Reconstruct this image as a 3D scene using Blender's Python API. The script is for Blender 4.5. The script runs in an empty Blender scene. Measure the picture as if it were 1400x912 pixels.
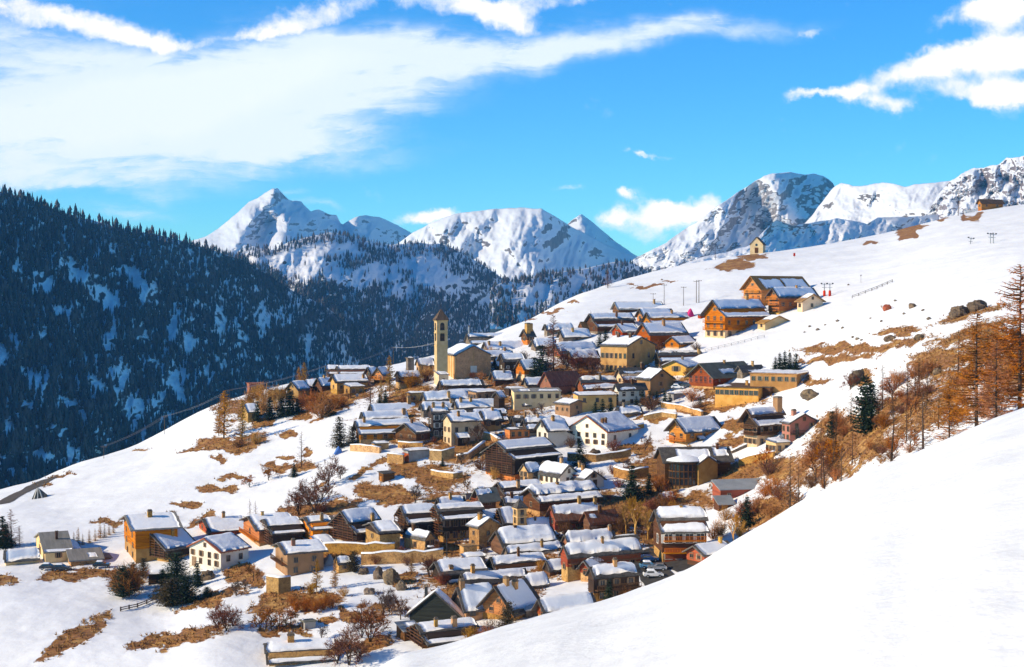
import bpy, math, random
import numpy as np
from mathutils import Vector
from mathutils.geometry import delaunay_2d_cdt
from math import sin, cos, tan, pi, sqrt, atan2, radians as R
random.seed(11)
rng = np.random.default_rng(5)
sc = bpy.context.scene
COL = sc.collection
F, CX, CY, HOR = 1923.0, 700.0, 456.0, 400.0
TH = math.atan((CY-HOR)/F)
CT, ST = cos(TH), sin(TH)

def ray(px, py):
    u = (CY-py)/F
    return (px-CX)/F, CT+u*ST, -ST+u*CT
def unp(px, py, Y):
    a, b, c = ray(px, py)
    return a/b*Y, Y, c/b*Y
def proj(x, y, z):
    d = y*CT-z*ST
    return CX+F*x/d, CY-F*(y*ST+z*CT)/d

# ---------------------------------------------------------------- noise
def _hash(ix, iy, seed):
    h = (ix.astype(np.int64)*374761393+iy.astype(np.int64)*668265263+seed*1442695041) & 0xffffffff
    h = ((h ^ (h >> 13))*1274126177) & 0xffffffff
    return ((h ^ (h >> 16)) & 0xffff)/65535.0
def vnoise(x, y, seed=0):
    x = np.asarray(x, float); y = np.asarray(y, float)
    ix = np.floor(x); iy = np.floor(y); fx = x-ix; fy = y-iy
    fx = fx*fx*(3-2*fx); fy = fy*fy*(3-2*fy)
    a = _hash(ix, iy, seed); b = _hash(ix+1, iy, seed); c = _hash(ix, iy+1, seed); d = _hash(ix+1, iy+1, seed)
    return (a*(1-fx)+b*fx)*(1-fy)+(c*(1-fx)+d*fx)*fy
def fbm(x, y, seed=0, o=4, g=.5):
    s = 0; a = 1; t = 0
    for i in range(o):
        s = s+a*(vnoise(x*2**i+i*17.3, y*2**i-i*9.1, seed+i)*2-1); t += a; a *= g
    return s/t
def ridged(x, y, seed=0, o=5, g=.55):
    s = 0; a = 1; t = 0
    for i in range(o):
        s = s+a*(1-np.abs(vnoise(x*2**i+i*7.7, y*2**i+i*3.3, seed+i)*2-1)); t += a; a *= g
    return s/t
def pchip(xs, ys, xq):
    xs = np.array(xs, float); ys = np.array(ys, float)
    h = np.diff(xs); dl = np.diff(ys)/h
    d = np.zeros(len(xs)); d[0] = dl[0]; d[-1] = dl[-1]
    for i in range(1, len(xs)-1):
        if dl[i-1]*dl[i] > 0:
            w1 = 2*h[i]+h[i-1]; w2 = h[i]+2*h[i-1]
            d[i] = (w1+w2)/(w1/dl[i-1]+w2/dl[i])
    xq = np.clip(np.asarray(xq, float), xs[0], xs[-1])
    k = np.clip(np.searchsorted(xs, xq, side='right')-1, 0, len(xs)-2)
    t = (xq-xs[k])/h[k]
    return ((2*t**3-3*t**2+1)*ys[k]+(t**3-2*t**2+t)*h[k]*d[k]+(-2*t**3+3*t**2)*ys[k+1]+(t**3-t**2)*h[k]*d[k+1])

# ---------------------------------------------------------------- objects
def tag(o, label=None, cat=None, group=None, kind=None):
    if label: o['label'] = label
    if cat: o['category'] = cat
    if group: o['group'] = group
    if kind: o['kind'] = kind
    return o
def link(name, me, parent=None, loc=None, rz=0):
    o = bpy.data.objects.new(name, me); COL.objects.link(o)
    if parent: o.parent = parent
    if loc is not None: o.location = loc
    if rz: o.rotation_euler = (0, 0, rz)
    return o
def empty(name, loc, rz=0):
    o = link(name, None, None, loc, rz); o.empty_display_size = .5
    return o

class MB:
    def __init__(s): s.v = []; s.f = []; s.m = []
    def add(s, vs, fs, mi=0):
        n = len(s.v); s.v.extend(vs)
        for f in fs: s.f.append([i+n for i in f]); s.m.append(mi)
        return s
    def box(s, x0, x1, y0, y1, z0, z1, mi=0):
        v = [(x, y, z) for z in (z0, z1) for y in (y0, y1) for x in (x0, x1)]
        return s.add(v, [(0, 2, 3, 1), (4, 5, 7, 6), (0, 1, 5, 4), (2, 6, 7, 3), (0, 4, 6, 2), (1, 3, 7, 5)], mi)
    def beam(s, p, q, w, h=None, mi=0):
        p = Vector(p); q = Vector(q); d = (q-p).normalized()
        a = d.cross(Vector((0, 0, 1)))
        if a.length < 1e-3: a = Vector((1, 0, 0))
        a.normalize(); b = a.cross(d); h = h or w
        v = [tuple(c+a*w/2*i+b*h/2*j) for c in (p, q) for i, j in ((-1, -1), (1, -1), (1, 1), (-1, 1))]
        return s.add(v, [(0, 3, 2, 1), (4, 5, 6, 7), (0, 1, 5, 4), (1, 2, 6, 5), (2, 3, 7, 6), (3, 0, 4, 7)], mi)
    def tube(s, pts, rad, n=6, mi=0, cap=True):
        rings = []
        for k, p in enumerate(pts):
            p = Vector(p)
            d = Vector(pts[min(k+1, len(pts)-1)])-Vector(pts[max(k-1, 0)])
            if d.length < 1e-6: d = Vector((0, 0, 1))
            d.normalize(); a = d.orthogonal().normalized() if abs(d.z) < .95 else (Vector((1, 0, 0))-d*d.x).normalized()
            b = d.cross(a); r = rad[k] if isinstance(rad, (list, tuple)) else rad
            rings.append([tuple(p+(a*cos(2*pi*i/n)+b*sin(2*pi*i/n))*r) for i in range(n)])
        v = [q for r_ in rings for q in r_]; f = []
        for k in range(len(pts)-1):
            for i in range(n):
                j = (i+1) % n; f.append((k*n+i, k*n+j, k*n+n+j, k*n+n+i))
        if cap: f.append(tuple(range((len(pts)-1)*n, len(pts)*n))); f.append(tuple(range(n-1, -1, -1)))
        return s.add(v, f, mi)
    def extrude(s, poly, fn, u0, u1, mi=0):
        n = len(poly)
        v = [fn(u0, a, b) for a, b in poly]+[fn(u1, a, b) for a, b in poly]
        f = [tuple(range(n)), tuple(range(2*n-1, n-1, -1))]+[(i, n+i, n+(i+1) % n, (i+1) % n) for i in range(n)]
        return s.add(v, f, mi)
    def mesh(s, name, mats, smooth=False):
        me = bpy.data.meshes.new(name); me.from_pydata([tuple(p) for p in s.v], [], s.f)
        if not isinstance(mats, (list, tuple)): mats = [mats]
        for m in mats: me.materials.append(m)
        if len(mats) > 1: me.polygons.foreach_set('material_index', s.m)
        if smooth: me.polygons.foreach_set('use_smooth', [True]*len(me.polygons))
        me.update(); return me
    def build(s, name, mats, parent=None, loc=None, rz=0, smooth=False):
        return link(name, s.mesh(name, mats, smooth), parent, loc, rz)

def np_mesh(name, P, quads, mat, smooth=True, attrs=None):
    me = bpy.data.meshes.new(name)
    P = np.asarray(P, np.float32).reshape(-1, 3); Q = np.asarray(quads, np.int32); k = Q.shape[1]
    me.vertices.add(len(P)); me.vertices.foreach_set('co', P.ravel())
    me.loops.add(Q.size); me.loops.foreach_set('vertex_index', Q.ravel())
    me.polygons.add(len(Q)); me.polygons.foreach_set('loop_start', np.arange(0, Q.size, k, dtype=np.int32))
    me.polygons.foreach_set('loop_total', np.full(len(Q), k, np.int32))
    me.polygons.foreach_set('use_smooth', np.full(len(Q), smooth))
    me.update(calc_edges=True); me.validate()
    for n, a in (attrs or {}).items():
        at = me.attributes.new(n, 'FLOAT', 'POINT'); at.data.foreach_set('value', np.asarray(a, np.float32).ravel())
    for m in (mat if isinstance(mat, (list, tuple)) else [mat]): me.materials.append(m)
    return me
def grid_quads(nr, nc):
    i = np.arange(nr*nc).reshape(nr, nc)
    return np.stack([i[:-1, :-1], i[:-1, 1:], i[1:, 1:], i[1:, :-1]], -1).reshape(-1, 4)

# ---------------------------------------------------------------- materials
class NT:
    def __init__(s, tree): s.t = tree; s.n = tree.nodes; s.l = tree.links
    def new(s, ty, **kw):
        n = s.n.new(ty)
        for k, v in kw.items(): setattr(n, k, v)
        return n
    def put(s, sock, v):
        if v is None: return
        if isinstance(v, bpy.types.NodeSocket): s.l.new(v, sock)
        else: sock.default_value = v
    def math(s, op, a, b=None, c=None, clamp=False):
        n = s.new('ShaderNodeMath', operation=op, use_clamp=clamp)
        for i, v in enumerate((a, b, c)): s.put(n.inputs[i], v)
        return n.outputs[0]
    def vmath(s, op, a, b):
        n = s.new('ShaderNodeVectorMath', operation=op); s.put(n.inputs[0], a); s.put(n.inputs[1], b)
        return n.outputs[0]
    def noise(s, vec, scale, detail=4, rough=.55, dist=0):
        n = s.new('ShaderNodeTexNoise'); s.put(n.inputs['Vector'], vec); n.inputs['Scale'].default_value = scale
        n.inputs['Detail'].default_value = detail; n.inputs['Roughness'].default_value = rough; n.inputs['Distortion'].default_value = dist
        return n.outputs[0]
    def ramp(s, v, a, b, smooth=True):
        n = s.new('ShaderNodeMapRange'); n.interpolation_type = 'SMOOTHSTEP' if smooth else 'LINEAR'
        s.put(n.inputs[0], v); s.put(n.inputs[1], a); s.put(n.inputs[2], b)
        return n.outputs[0]
    def mix(s, f, a, b):
        n = s.new('ShaderNodeMix', data_type='RGBA'); s.put(n.inputs[0], f)
        s.put(n.inputs[6], (*a, 1) if isinstance(a, tuple) and len(a) == 3 else a); s.put(n.inputs[7], (*b, 1) if isinstance(b, tuple) and len(b) == 3 else b)
        return n.outputs[2]
    def bump(s, h, strength, dist=.1):
        n = s.new('ShaderNodeBump'); s.put(n.inputs['Height'], h); n.inputs['Strength'].default_value = strength; n.inputs['Distance'].default_value = dist
        return n.outputs[0]
def newmat(name):
    m = bpy.data.materials.new(name); m.use_nodes = True
    t = NT(m.node_tree); b = t.n['Principled BSDF']
    b.inputs['Specular IOR Level'].default_value = .25
    return m, t, b
def objco(t, stretch=(1, 1, 1)):
    tc = t.new('ShaderNodeTexCoord'); oi = t.new('ShaderNodeObjectInfo')
    r = t.math('MULTIPLY', oi.outputs['Random'], 71.0)
    v = t.vmath('ADD', tc.outputs['Object'], r)
    return t.vmath('MULTIPLY', v, stretch) if stretch != (1, 1, 1) else v
def M(name, c1, c2, scale=.6, rough=.85, stretch=(1, 1, 1), bump=.0, spec=.2, c3=None):
    m, t, b = newmat(name); v = objco(t, stretch)
    f = t.ramp(t.noise(v, scale, 6, .62), .36, .64)
    c = t.mix(f, c1, c2)
    if c3: c = t.mix(t.ramp(t.noise(v, scale*3.1, 4, .6), .52, .68), c, c3)
    oi = t.new('ShaderNodeObjectInfo'); h = t.new('ShaderNodeHueSaturation'); t.put(h.inputs['Color'], c)
    t.put(h.inputs['Value'], t.math('MULTIPLY_ADD', oi.outputs['Random'], .45, .75)); r2 = t.math('FRACT', t.math('MULTIPLY', oi.outputs['Random'], 37.7))
    t.put(h.inputs['Saturation'], t.math('MULTIPLY_ADD', r2, .2, .92)); t.put(h.inputs['Hue'], t.math('MULTIPLY_ADD', t.math('FRACT', t.math('MULTIPLY', r2, 13.3)), .016, .490)); c = h.outputs[0]
    t.put(b.inputs['Base Color'], c); b.inputs['Roughness'].default_value = rough; b.inputs['Specular IOR Level'].default_value = spec
    if bump: t.put(b.inputs['Normal'], t.bump(t.noise(v, scale*4, 4), bump, .15))
    return m
def snow_mat(name, dirty=.0):
    m, t, b = newmat(name); tc = t.new('ShaderNodeTexCoord'); v = tc.outputs['Object']
    n1 = t.noise(v, .35, 5)
    c = t.mix(t.ramp(n1, .35, .7), (.86, .87, .89), (.9, .905, .915))
    t.put(b.inputs['Base Color'], c); b.inputs['Roughness'].default_value = .55; b.inputs['Specular IOR Level'].default_value = .3
    t.put(b.inputs['Normal'], t.bump(t.noise(v, 1.2, 5), .35, .25))
    return m
mt = {}
mt['snow'] = snow_mat('snow')
W = lambda n, a, b, **k: mt.__setitem__(n, M(n, a, b, **k))
W('white', (.80, .74, .60), (.70, .62, .48), scale=.35)
W('cream', (.80, .57, .32), (.68, .46, .24), scale=.4)
W('yellow', (.68, .39, .14), (.54, .29, .09), scale=.4)
W('tan', (.47, .27, .11), (.36, .195, .075), scale=.4)
W('pink', (.42, .21, .15), (.36, .17, .12), scale=.4)
W('brick', (.33, .13, .07), (.25, .09, .05), scale=.5)
W('paleblue', (.52, .56, .62), (.45, .49, .55), scale=.4)
W('grey', (.34, .32, .29), (.25, .23, .21), scale=.5)
W('stone', (.55, .32, .11), (.37, .20, .065), scale=.9, c3=(.16, .10, .05), bump=.5)
W('greystone', (.25, .195, .14), (.15, .11, .075), scale=.9, c3=(.09, .075, .06), bump=.5)
W('dark', (.055, .032, .02), (.03, .019, .014), scale=.5, stretch=(.4, .4, 5), bump=.4)
W('brown', (.15, .067, .028), (.085, .038, .018), scale=.5, stretch=(.4, .4, 5), bump=.4)
W('orange', (.64, .235, .035), (.44, .14, .022), scale=.5, stretch=(.4, .4, 5), bump=.3)
W('redwood', (.36, .085, .025), (.24, .055, .02), scale=.5, stretch=(.4, .4, 5), bump=.3)
W('church', (.47, .24, .105), (.36, .175, .075), scale=.7, c3=(.21, .11, .05), bump=.4)
W('towerwall', (.66, .45, .22), (.56, .36, .16), scale=.6, bump=.2)
W('orangeroof', (.36, .18, .06), (.26, .12, .04), scale=.6, stretch=(3, .5, 1), bump=.3)
W('green', (.03, .034, .026), (.02, .023, .018), scale=.5, stretch=(.4, .4, 4), bump=.3)
W('slate', (.13, .115, .10), (.075, .066, .06), scale=.8, c3=(.05, .045, .04), bump=.4)
W('greyroof', (.27, .255, .23), (.20, .19, .17), scale=.5, stretch=(3, .4, 1), bump=.2)
W('greenroof', (.155, .15, .115), (.115, .11, .085), scale=.5, bump=.2)
W('woodroof', (.16, .10, .06), (.09, .058, .036), scale=.6, stretch=(3, .5, 1), c3=(.06, .04, .03), bump=.4)
W('rust', (.24, .075, .035), (.12, .05, .03), scale=.5, stretch=(3, .35, 1), c3=(.19, .14, .11), bump=.2)
W('metal', (.30, .31, .31), (.24, .25, .25), scale=.3, rough=.5, spec=.5)
W('frame', (.30, .20, .12), (.22, .14, .08), scale=1)
W('whiteframe', (.66, .62, .54), (.58, .54, .46), scale=1)
W('darkmetal', (.035, .035, .038), (.025, .025, .027), scale=1, rough=.5)
W('pole', (.13, .095, .07), (.09, .065, .05), scale=1)
W('red', (.62, .05, .025), (.5, .04, .02), scale=1)
W('pinkcloth', (.8, .05, .25), (.7, .04, .2), scale=1)
W('bluecloth', (.05, .13, .4), (.04, .1, .3), scale=1)
W('rock', (.21, .145, .085), (.11, .08, .055), scale=.5, c3=(.06, .048, .04), bump=.8)
W('bark', (.085, .052, .033), (.055, .035, .024), scale=2)
W('twig', (.20, .092, .038), (.13, .058, .027), scale=.6)
W('twigorange', (.46, .175, .034), (.30, .105, .025), scale=.4)
W('twigyellow', (.52, .28, .062), (.36, .18, .04), scale=.4)
W('twigred', (.25, .09, .045), (.16, .06, .035), scale=.5)
W('twiggrey', (.17, .12, .10), (.12, .085, .07), scale=.5)
W('needles', (.024, .042, .020), (.012, .024, .014), scale=.7)
W('needlesbrown', (.075, .056, .024), (.045, .036, .018), scale=.7)
W('wiremat', (.25, .25, .27), (.25, .25, .27), scale=1)
W('tyre', (.02, .02, .02), (.015, .015, .015), scale=1)
W('asphalt', (.065, .06, .055), (.045, .042, .04), scale=.8)
W('roadmat', (.15, .12, .09), (.11, .09, .07), scale=.5)
def glassm(name, c):
    m, t, b = newmat(name); b.inputs['Base Color'].default_value = (*c, 1); b.inputs['Roughness'].default_value = .12; b.inputs['Specular IOR Level'].default_value = .6
    return m
mt['glass'] = glassm('glass', (.018, .022, .026))
def paint(name, c):
    m, t, b = newmat(name); b.inputs['Base Color'].default_value = (*c, 1); b.inputs['Roughness'].default_value = .3; b.inputs['Coat Weight'].default_value = .5
    b.inputs['Specular IOR Level'].default_value = .5
    return m

# ---------------------------------------------------------------- the village hillside
KN = {
 -400: [(260,1040),(330,950),(400,850),(470,790),(560,830),(700,900)],
 -200: [(265,985),(330,880),(400,790),(475,730),(560,770),(700,860)],
 0:   [(270,912),(350,772),(420,705),(480,672),(560,705),(700,800)],
 100: [(266,912),(348,772),(405,708),(455,668),(510,638),(590,675),(730,780)],
 200: [(262,912),(300,845),(345,770),(390,715),(440,660),(500,620),(540,602),(620,640),(760,760)],
 300: [(258,900),(292,837),(332,775),(370,728),(412,675),(460,618),(510,570),(548,551),(630,595),(780,730)],
 400: [(255,912),(290,830),(320,775),(350,735),(390,680),(440,620),(490,565),(530,538),(560,523),(640,560),(800,700)],
 500: [(252,912),(285,830),(310,785),(335,745),(370,690),(400,640),(440,590),(480,550),(520,525),(570,506),(650,530),(800,650)],
 600: [(255,890),(280,840),(310,780),(335,740),(365,690),(395,640),(425,595),(460,550),(500,515),(540,497),(580,484),(660,500),(800,600)],
 700: [(262,860),(290,810),(320,757),(345,715),(375,665),(400,625),(430,585),(465,540),(500,500),(540,468),(580,446),(660,455),(800,520)],
 800: [(270,835),(290,800),(320,745),(345,705),(375,660),(405,615),(435,570),(465,530),(500,490),(540,450),(600,412),(640,400),(720,405),(900,460)],
 900: [(275,820),(300,775),(325,740),(350,695),(380,645),(405,605),(435,560),(465,520),(500,480),(540,440),(600,400),(660,375),(690,369),(780,378),(950,430)],
 1000:[(280,790),(310,740),(340,690),(370,640),(400,590),(430,545),(460,505),(490,470),(520,440),(580,395),(650,360),(690,351),(780,358),(950,410)],
 1100:[(270,740),(300,690),(330,645),(360,605),(400,550),(430,510),(470,465),(510,425),(570,385),(640,352),(700,339),(780,345),(950,400)],
 1200:[(230,680),(260,640),(290,600),(320,565),(360,520),(400,480),(450,435),(520,390),(600,350),(680,326),(720,321),(800,330),(950,380)],
 1300:[(200,640),(230,600),(260,565),(300,520),(350,470),(400,430),(450,395),(520,355),(600,322),(680,300),(720,296),(800,305),(950,350)],
 1400:[(180,600),(210,565),(240,535),(280,495),(330,450),(380,410),(430,375),(500,340),(590,305),(680,283),(720,279),(800,290),(950,330)],
 1600:[(180,540),(240,480),(330,410),(430,345),(590,272),(720,245),(800,255),(950,300)],
 1900:[(180,470),(240,420),(330,350),(430,290),(590,230),(720,205),(800,215),(950,260)],
}
Ys = np.arange(120., 941., 4.)
cols = sorted(KN); tabc = []
for c in cols:
    k = KN[c]; ys = [p[0] for p in k]; zs = [(HOR-p[1])*p[0]/F for p in k]
    ys = [120.]+ys+[941.] if k[-1][0] < 941 else [120.]+ys
    sl = .16
    z2 = [zs[0]-(k[0][0]-120)*sl]+zs
    if len(ys) > len(z2): z2.append(zs[-1]-(941-k[-1][0])*.35)
    tabc.append(pchip(ys, z2, Ys))
tabc = np.array(tabc)                       # cols x Y
Cs = np.arange(-400., 1901., 10.)
ZT = np.array([pchip(cols, tabc[:, j], Cs) for j in range(len(Ys))])   # Y x C
for _ in range(3):
    ZT[:, 1:-1] = ZT[:, 1:-1]*.5+(ZT[:, :-2]+ZT[:, 2:])*.25
def ground(x, y):
    x = np.asarray(x, float); y = np.asarray(y, float)
    c = np.clip((x/y*F+CX-Cs[0])/10, 0, len(Cs)-1.001); r = np.clip((y-Ys[0])/4, 0, len(Ys)-1.001)
    ci = c.astype(int); ri = r.astype(int); fc = c-ci; fr = r-ri
    z = (ZT[ri, ci]*(1-fc)+ZT[ri, ci+1]*fc)*(1-fr)+(ZT[ri+1, ci]*(1-fc)+ZT[ri+1, ci+1]*fc)*fr
    z = z+.7*fbm(x/34, y/34, 3, 3)+.22*fbm(x/7, y/7, 9, 3)
    return z
YM = np.arange(150., 800., .5)
def hit(px, py):
    a, b, c = ray(px, py); x = a/b*YM; z = c/b*YM
    g = ground(x, YM); w = np.nonzero(g >= z)[0]
    i = w[0] if len(w) else int(np.argmin(z-g))
    y = YM[i]; return x[i], y, float(g[i])

# bare grass patches, laid out on the ground: (px, py, rx, ry, turn, strength)
GP = [(1160,478,72,7,-2,1.1),(1145,491,62,4,-2,1),(1230,452,42,5,-6,1),(1245,466,36,6,-15,1),(1285,492,48,14,-8,1.1),(1330,455,70,9,-18,.9),(1350,470,45,22,-15,.85),(1300,520,70,20,-15,.72),
 (1250,560,110,45,-20,.68),(1120,640,95,30,-15,.7),(1165,600,60,40,0,1),(1060,640,45,20,-10,.9),(1010,648,45,17,-20,1),(965,560,38,7,-2,1.1),(1010,577,22,9,-20,1),(1003,603,24,10,-15,1),
 (866,614,32,9,-10,1.2),(842,625,14,6,0,1),(890,572,26,4,0,1),(555,643,26,13,10,1.1),(600,656,32,18,0,1.1),(528,675,40,14,8,1.2),(462,694,32,12,-15,1.1),(410,701,28,11,-12,1),(495,648,20,5,-30,1.1),
 (435,661,10,4,-25,1),(518,633,10,5,-20,1),(388,627,13,4,-5,1.1),(410,640,20,10,-15,1),(420,620,10,5,-20,1),(312,608,42,10,-2,1.25),(345,600,22,7,-15,1.1),(260,616,16,4,0,1.2),(297,630,9,3,12,1.1),(300,669,26,4.5,3,1.25),
 (253,687,24,4,3,1.2),(322,651,18,4.5,5,1.2),(210,705,11,4,0,1.1),(240,706,8,6,-30,1.1),(277,711,24,6,-18,1.1),(145,714,23,5,2,1.1),(84,650,13,3,0,1.1),(61,660,10,4,0,1.1),(192,618,9,3,0,1),
 (395,593,13,4,-5,1.2),(372,641,22,5,5,1.2),(418,566,20,6,-12,1.1),(433,575,13,4,-20,1),(360,578,16,5,-15,1.1),(475,552,26,7,-27,1.2),(115,786,52,8,-3,1.2),(10,792,16,6,0,1.2),(102,872,56,10,-33,1.25),
 (265,828,25,6,-8,1.1),(250,872,75,10,-12,1.15),(385,862,40,6,-4,1.1),(332,785,26,12,-5,1.15),(348,798,14,7,-5,1.1),(428,820,42,15,-4,1.2),(372,826,32,14,-12,1.1),(446,848,12,6,0,1.1),(480,842,18,12,0,1.1),
 (411,867,16,5,0,1.1),(515,880,34,12,-14,1),(556,794,18,8,-10,1.1),(300,815,45,12,-20,.8),(175,795,25,14,0,1),(240,812,35,12,0,.9),(1005,363,30,7,-5,1.25),(1029,351,20,5,0,1.2),(882,392,20,2,0,1.2),(912,386,15,2,0,1.2),
 (758,425,17,2.5,0,1.2),(788,416,11,1.8,0,1.2),(724,435,9,1.8,0,1.2),(1291,300,11,5,-8,1.2),(1331,295,14,6,-18,1.2),(1247,318,17,5,-18,1.2),(1189,330,8,3,-15,1.1),(1213,421,8,3,0,1),(590,645,60,16,0,.7),(640,585,40,20,0,.45),
 (720,640,60,40,0,.4),(840,700,60,30,0,.55),(700,560,60,40,0,.35),(480,530,60,16,-10,.55),(560,540,40,20,0,.6),(900,640,50,25,0,.6),(950,690,40,20,-20,.7),(600,750,60,14,0,.8),(440,760,40,10,0,.5),(660,800,90,40,0,.5),(820,740,60,40,0,.5),
 (1050,700,50,20,-20,.9),(1180,520,18,8,-25,1),(1120,520,20,5,0,.9),(790,520,60,40,0,.4),(960,520,40,10,0,.4),(700,700,60,40,0,.5),(1330,430,60,8,-18,.8),(1390,500,60,50,0,.72),(520,840,50,16,-10,.7),(700,530,80,50,0,.3),(630,700,80,40,0,.45),(760,760,80,40,0,.45),(860,520,70,40,0,.4),(640,610,70,30,0,.5),(900,700,40,60,0,.55),(540,580,60,30,0,.4),(1000,540,60,20,0,.45),(440,545,60,16,0,.6),(330,560,40,14,0,.6)]
def patch_val(PX, PY):
    v = np.zeros_like(PX); wx = fbm(PX/16, PY/9, 61, 4); wy = fbm(PX/16, PY/9, 67, 4); PX = PX+wx*16; PY = PY+wy*9
    for (a, b, rx, ry, tn, s) in GP:
        if s < .61: s += .34  # village patches strengthened: bare earth, partly standing in for shade between houses
        m = (np.abs(PX-a) < rx*1.8+2) & (np.abs(PY-b) < rx*1.8+ry*1.8)
        dx = PX[m]-a; dy = PY[m]-b; t = R(tn); p = dx*cos(t)+dy*sin(t); q = -dx*sin(t)+dy*cos(t)
        v[m] = np.maximum(v[m], s*np.clip(1.5-np.sqrt((p/rx)**2+(q/ry)**2), 0, 1))
    return v
gc = np.arange(-400., 1881., 3.); gy = np.concatenate([np.arange(125., 250, 1.6), np.arange(250., 560, .85), np.arange(560., 936, 2.2)])
GC, GY = np.meshgrid(gc, gy); GX = (GC-CX)/F*GY; GZ = ground(GX, GY)
PXg, PYg = proj(GX, GY, GZ); gv = patch_val(PXg, PYg)
GZ = GZ+.35*np.clip(gv, 0, .5)*fbm(GX/2.2, GY/2.2, 31, 2)
def ground_mat():
    m, t, b = newmat('snow_and_grass'); tc = t.new('ShaderNodeTexCoord'); v = tc.outputs['Object']
    at = t.new('ShaderNodeAttribute'); at.attribute_name = 'grass'
    n = t.noise(t.vmath('MULTIPLY', v, (.8, .6, 1.6)), .14, 9, .72); n2 = t.noise(v, .9, 5, .6)
    s = t.math('ADD', at.outputs['Fac'], t.math('MULTIPLY_ADD', n, 1.7, -.90)); s = t.math('ADD', s, t.math('MULTIPLY_ADD', n2, .8, -.4))
    f = t.ramp(s, .42, .62)
    earth = t.mix(t.ramp(n2, .38, .62), (.36, .165, .042), (.215, .09, .026))
    earth = t.mix(t.ramp(t.noise(v, .25, 4), .5, .66), earth, (.46, .25, .07))
    earth = t.mix(t.ramp(t.noise(v, 1.6, 4), .56, .7), earth, (.085, .042, .02))
    snow = t.mix(t.ramp(t.noise(v, .08, 5), .35, .65), (.80, .805, .815), (.86, .865, .875))
    t.put(b.inputs['Base Color'], t.mix(f, snow, earth)); b.inputs['Roughness'].default_value = .7
    h = t.math('MULTIPLY_ADD', f, -.6, t.math('MULTIPLY', t.noise(v, .22, 7, .5), 1.6)); t.put(b.inputs['Normal'], t.bump(h, .4, .5))
    return m
me = np_mesh('snowy_hillside', np.stack([GX, GY, GZ], -1), grid_quads(*GX.shape), ground_mat(), attrs={'grass': gv})
tag(link('snowy_hillside', me), kind='structure')

# ---------------------------------------------------------------- near snow bank
MBK = [(-500,1500),(0,1180),(300,1010),(500,926),(545,900),(600,888),(660,868),(700,857),(760,840),(830,822),(880,805),(920,790),(960,770),(1000,745),(1040,722),(1080,698),(1120,675),(1160,655),(1200,638),(1240,625),(1280,607),(1320,590),(1360,573),(1400,560),(1500,520),(1700,455),(2100,360),(2900,250)]
bc = np.concatenate([np.arange(-500., 2900., 6.)]); by = np.concatenate([np.arange(1., 12, .5), np.arange(12., 110, .8), np.arange(110., 190, 2.)])
spy = pchip([p[0] for p in MBK], [p[1] for p in MBK], bc)
ker = np.ones(7)/7; spy = np.convolve(np.pad(spy, 3, mode='edge'), ker, 'valid')
BC, BY = np.meshgrid(bc, by); S = (np.broadcast_to(spy, BC.shape)-HOR)/F; Yc = 78+10*np.sin(BC/330.)
BX = (BC-CX)/F*BY
BZ = -1.7-(S-3.4/Yc)*BY-1.7*(BY/Yc)**2-np.where(BY > Yc, (BY-Yc)**2*.004, 0)
BZ = BZ+np.clip(BY/30, .15, 1)*(.16*fbm(BX/9, BY/9, 41, 4)+.10*fbm(BX/3, BY/5, 43, 3))-np.where(BY < 3, .3, 0)
def bank_mat():
    m, t, b = newmat('bank_snow'); tc = t.new('ShaderNodeTexCoord'); v = tc.outputs['Object']
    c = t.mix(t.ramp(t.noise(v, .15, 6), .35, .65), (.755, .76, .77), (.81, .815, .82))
    t.put(b.inputs['Base Color'], c); b.inputs['Roughness'].default_value = .6
    h = t.math('ADD', t.math('MULTIPLY', t.noise(t.vmath('MULTIPLY', v, (.6, .25, .6)), .35, 7, .58), 1.6), t.math('MULTIPLY', t.noise(t.vmath('MULTIPLY', v, (1, .4, 1)), 2.4, 6, .62), .14))
    t.put(b.inputs['Normal'], t.bump(h, .34, .45))
    return m
tag(link('snow_bank', np_mesh('snow_bank', np.stack([BX, BY, BZ], -1), grid_quads(*BX.shape), bank_mat())), kind='structure')
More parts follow.
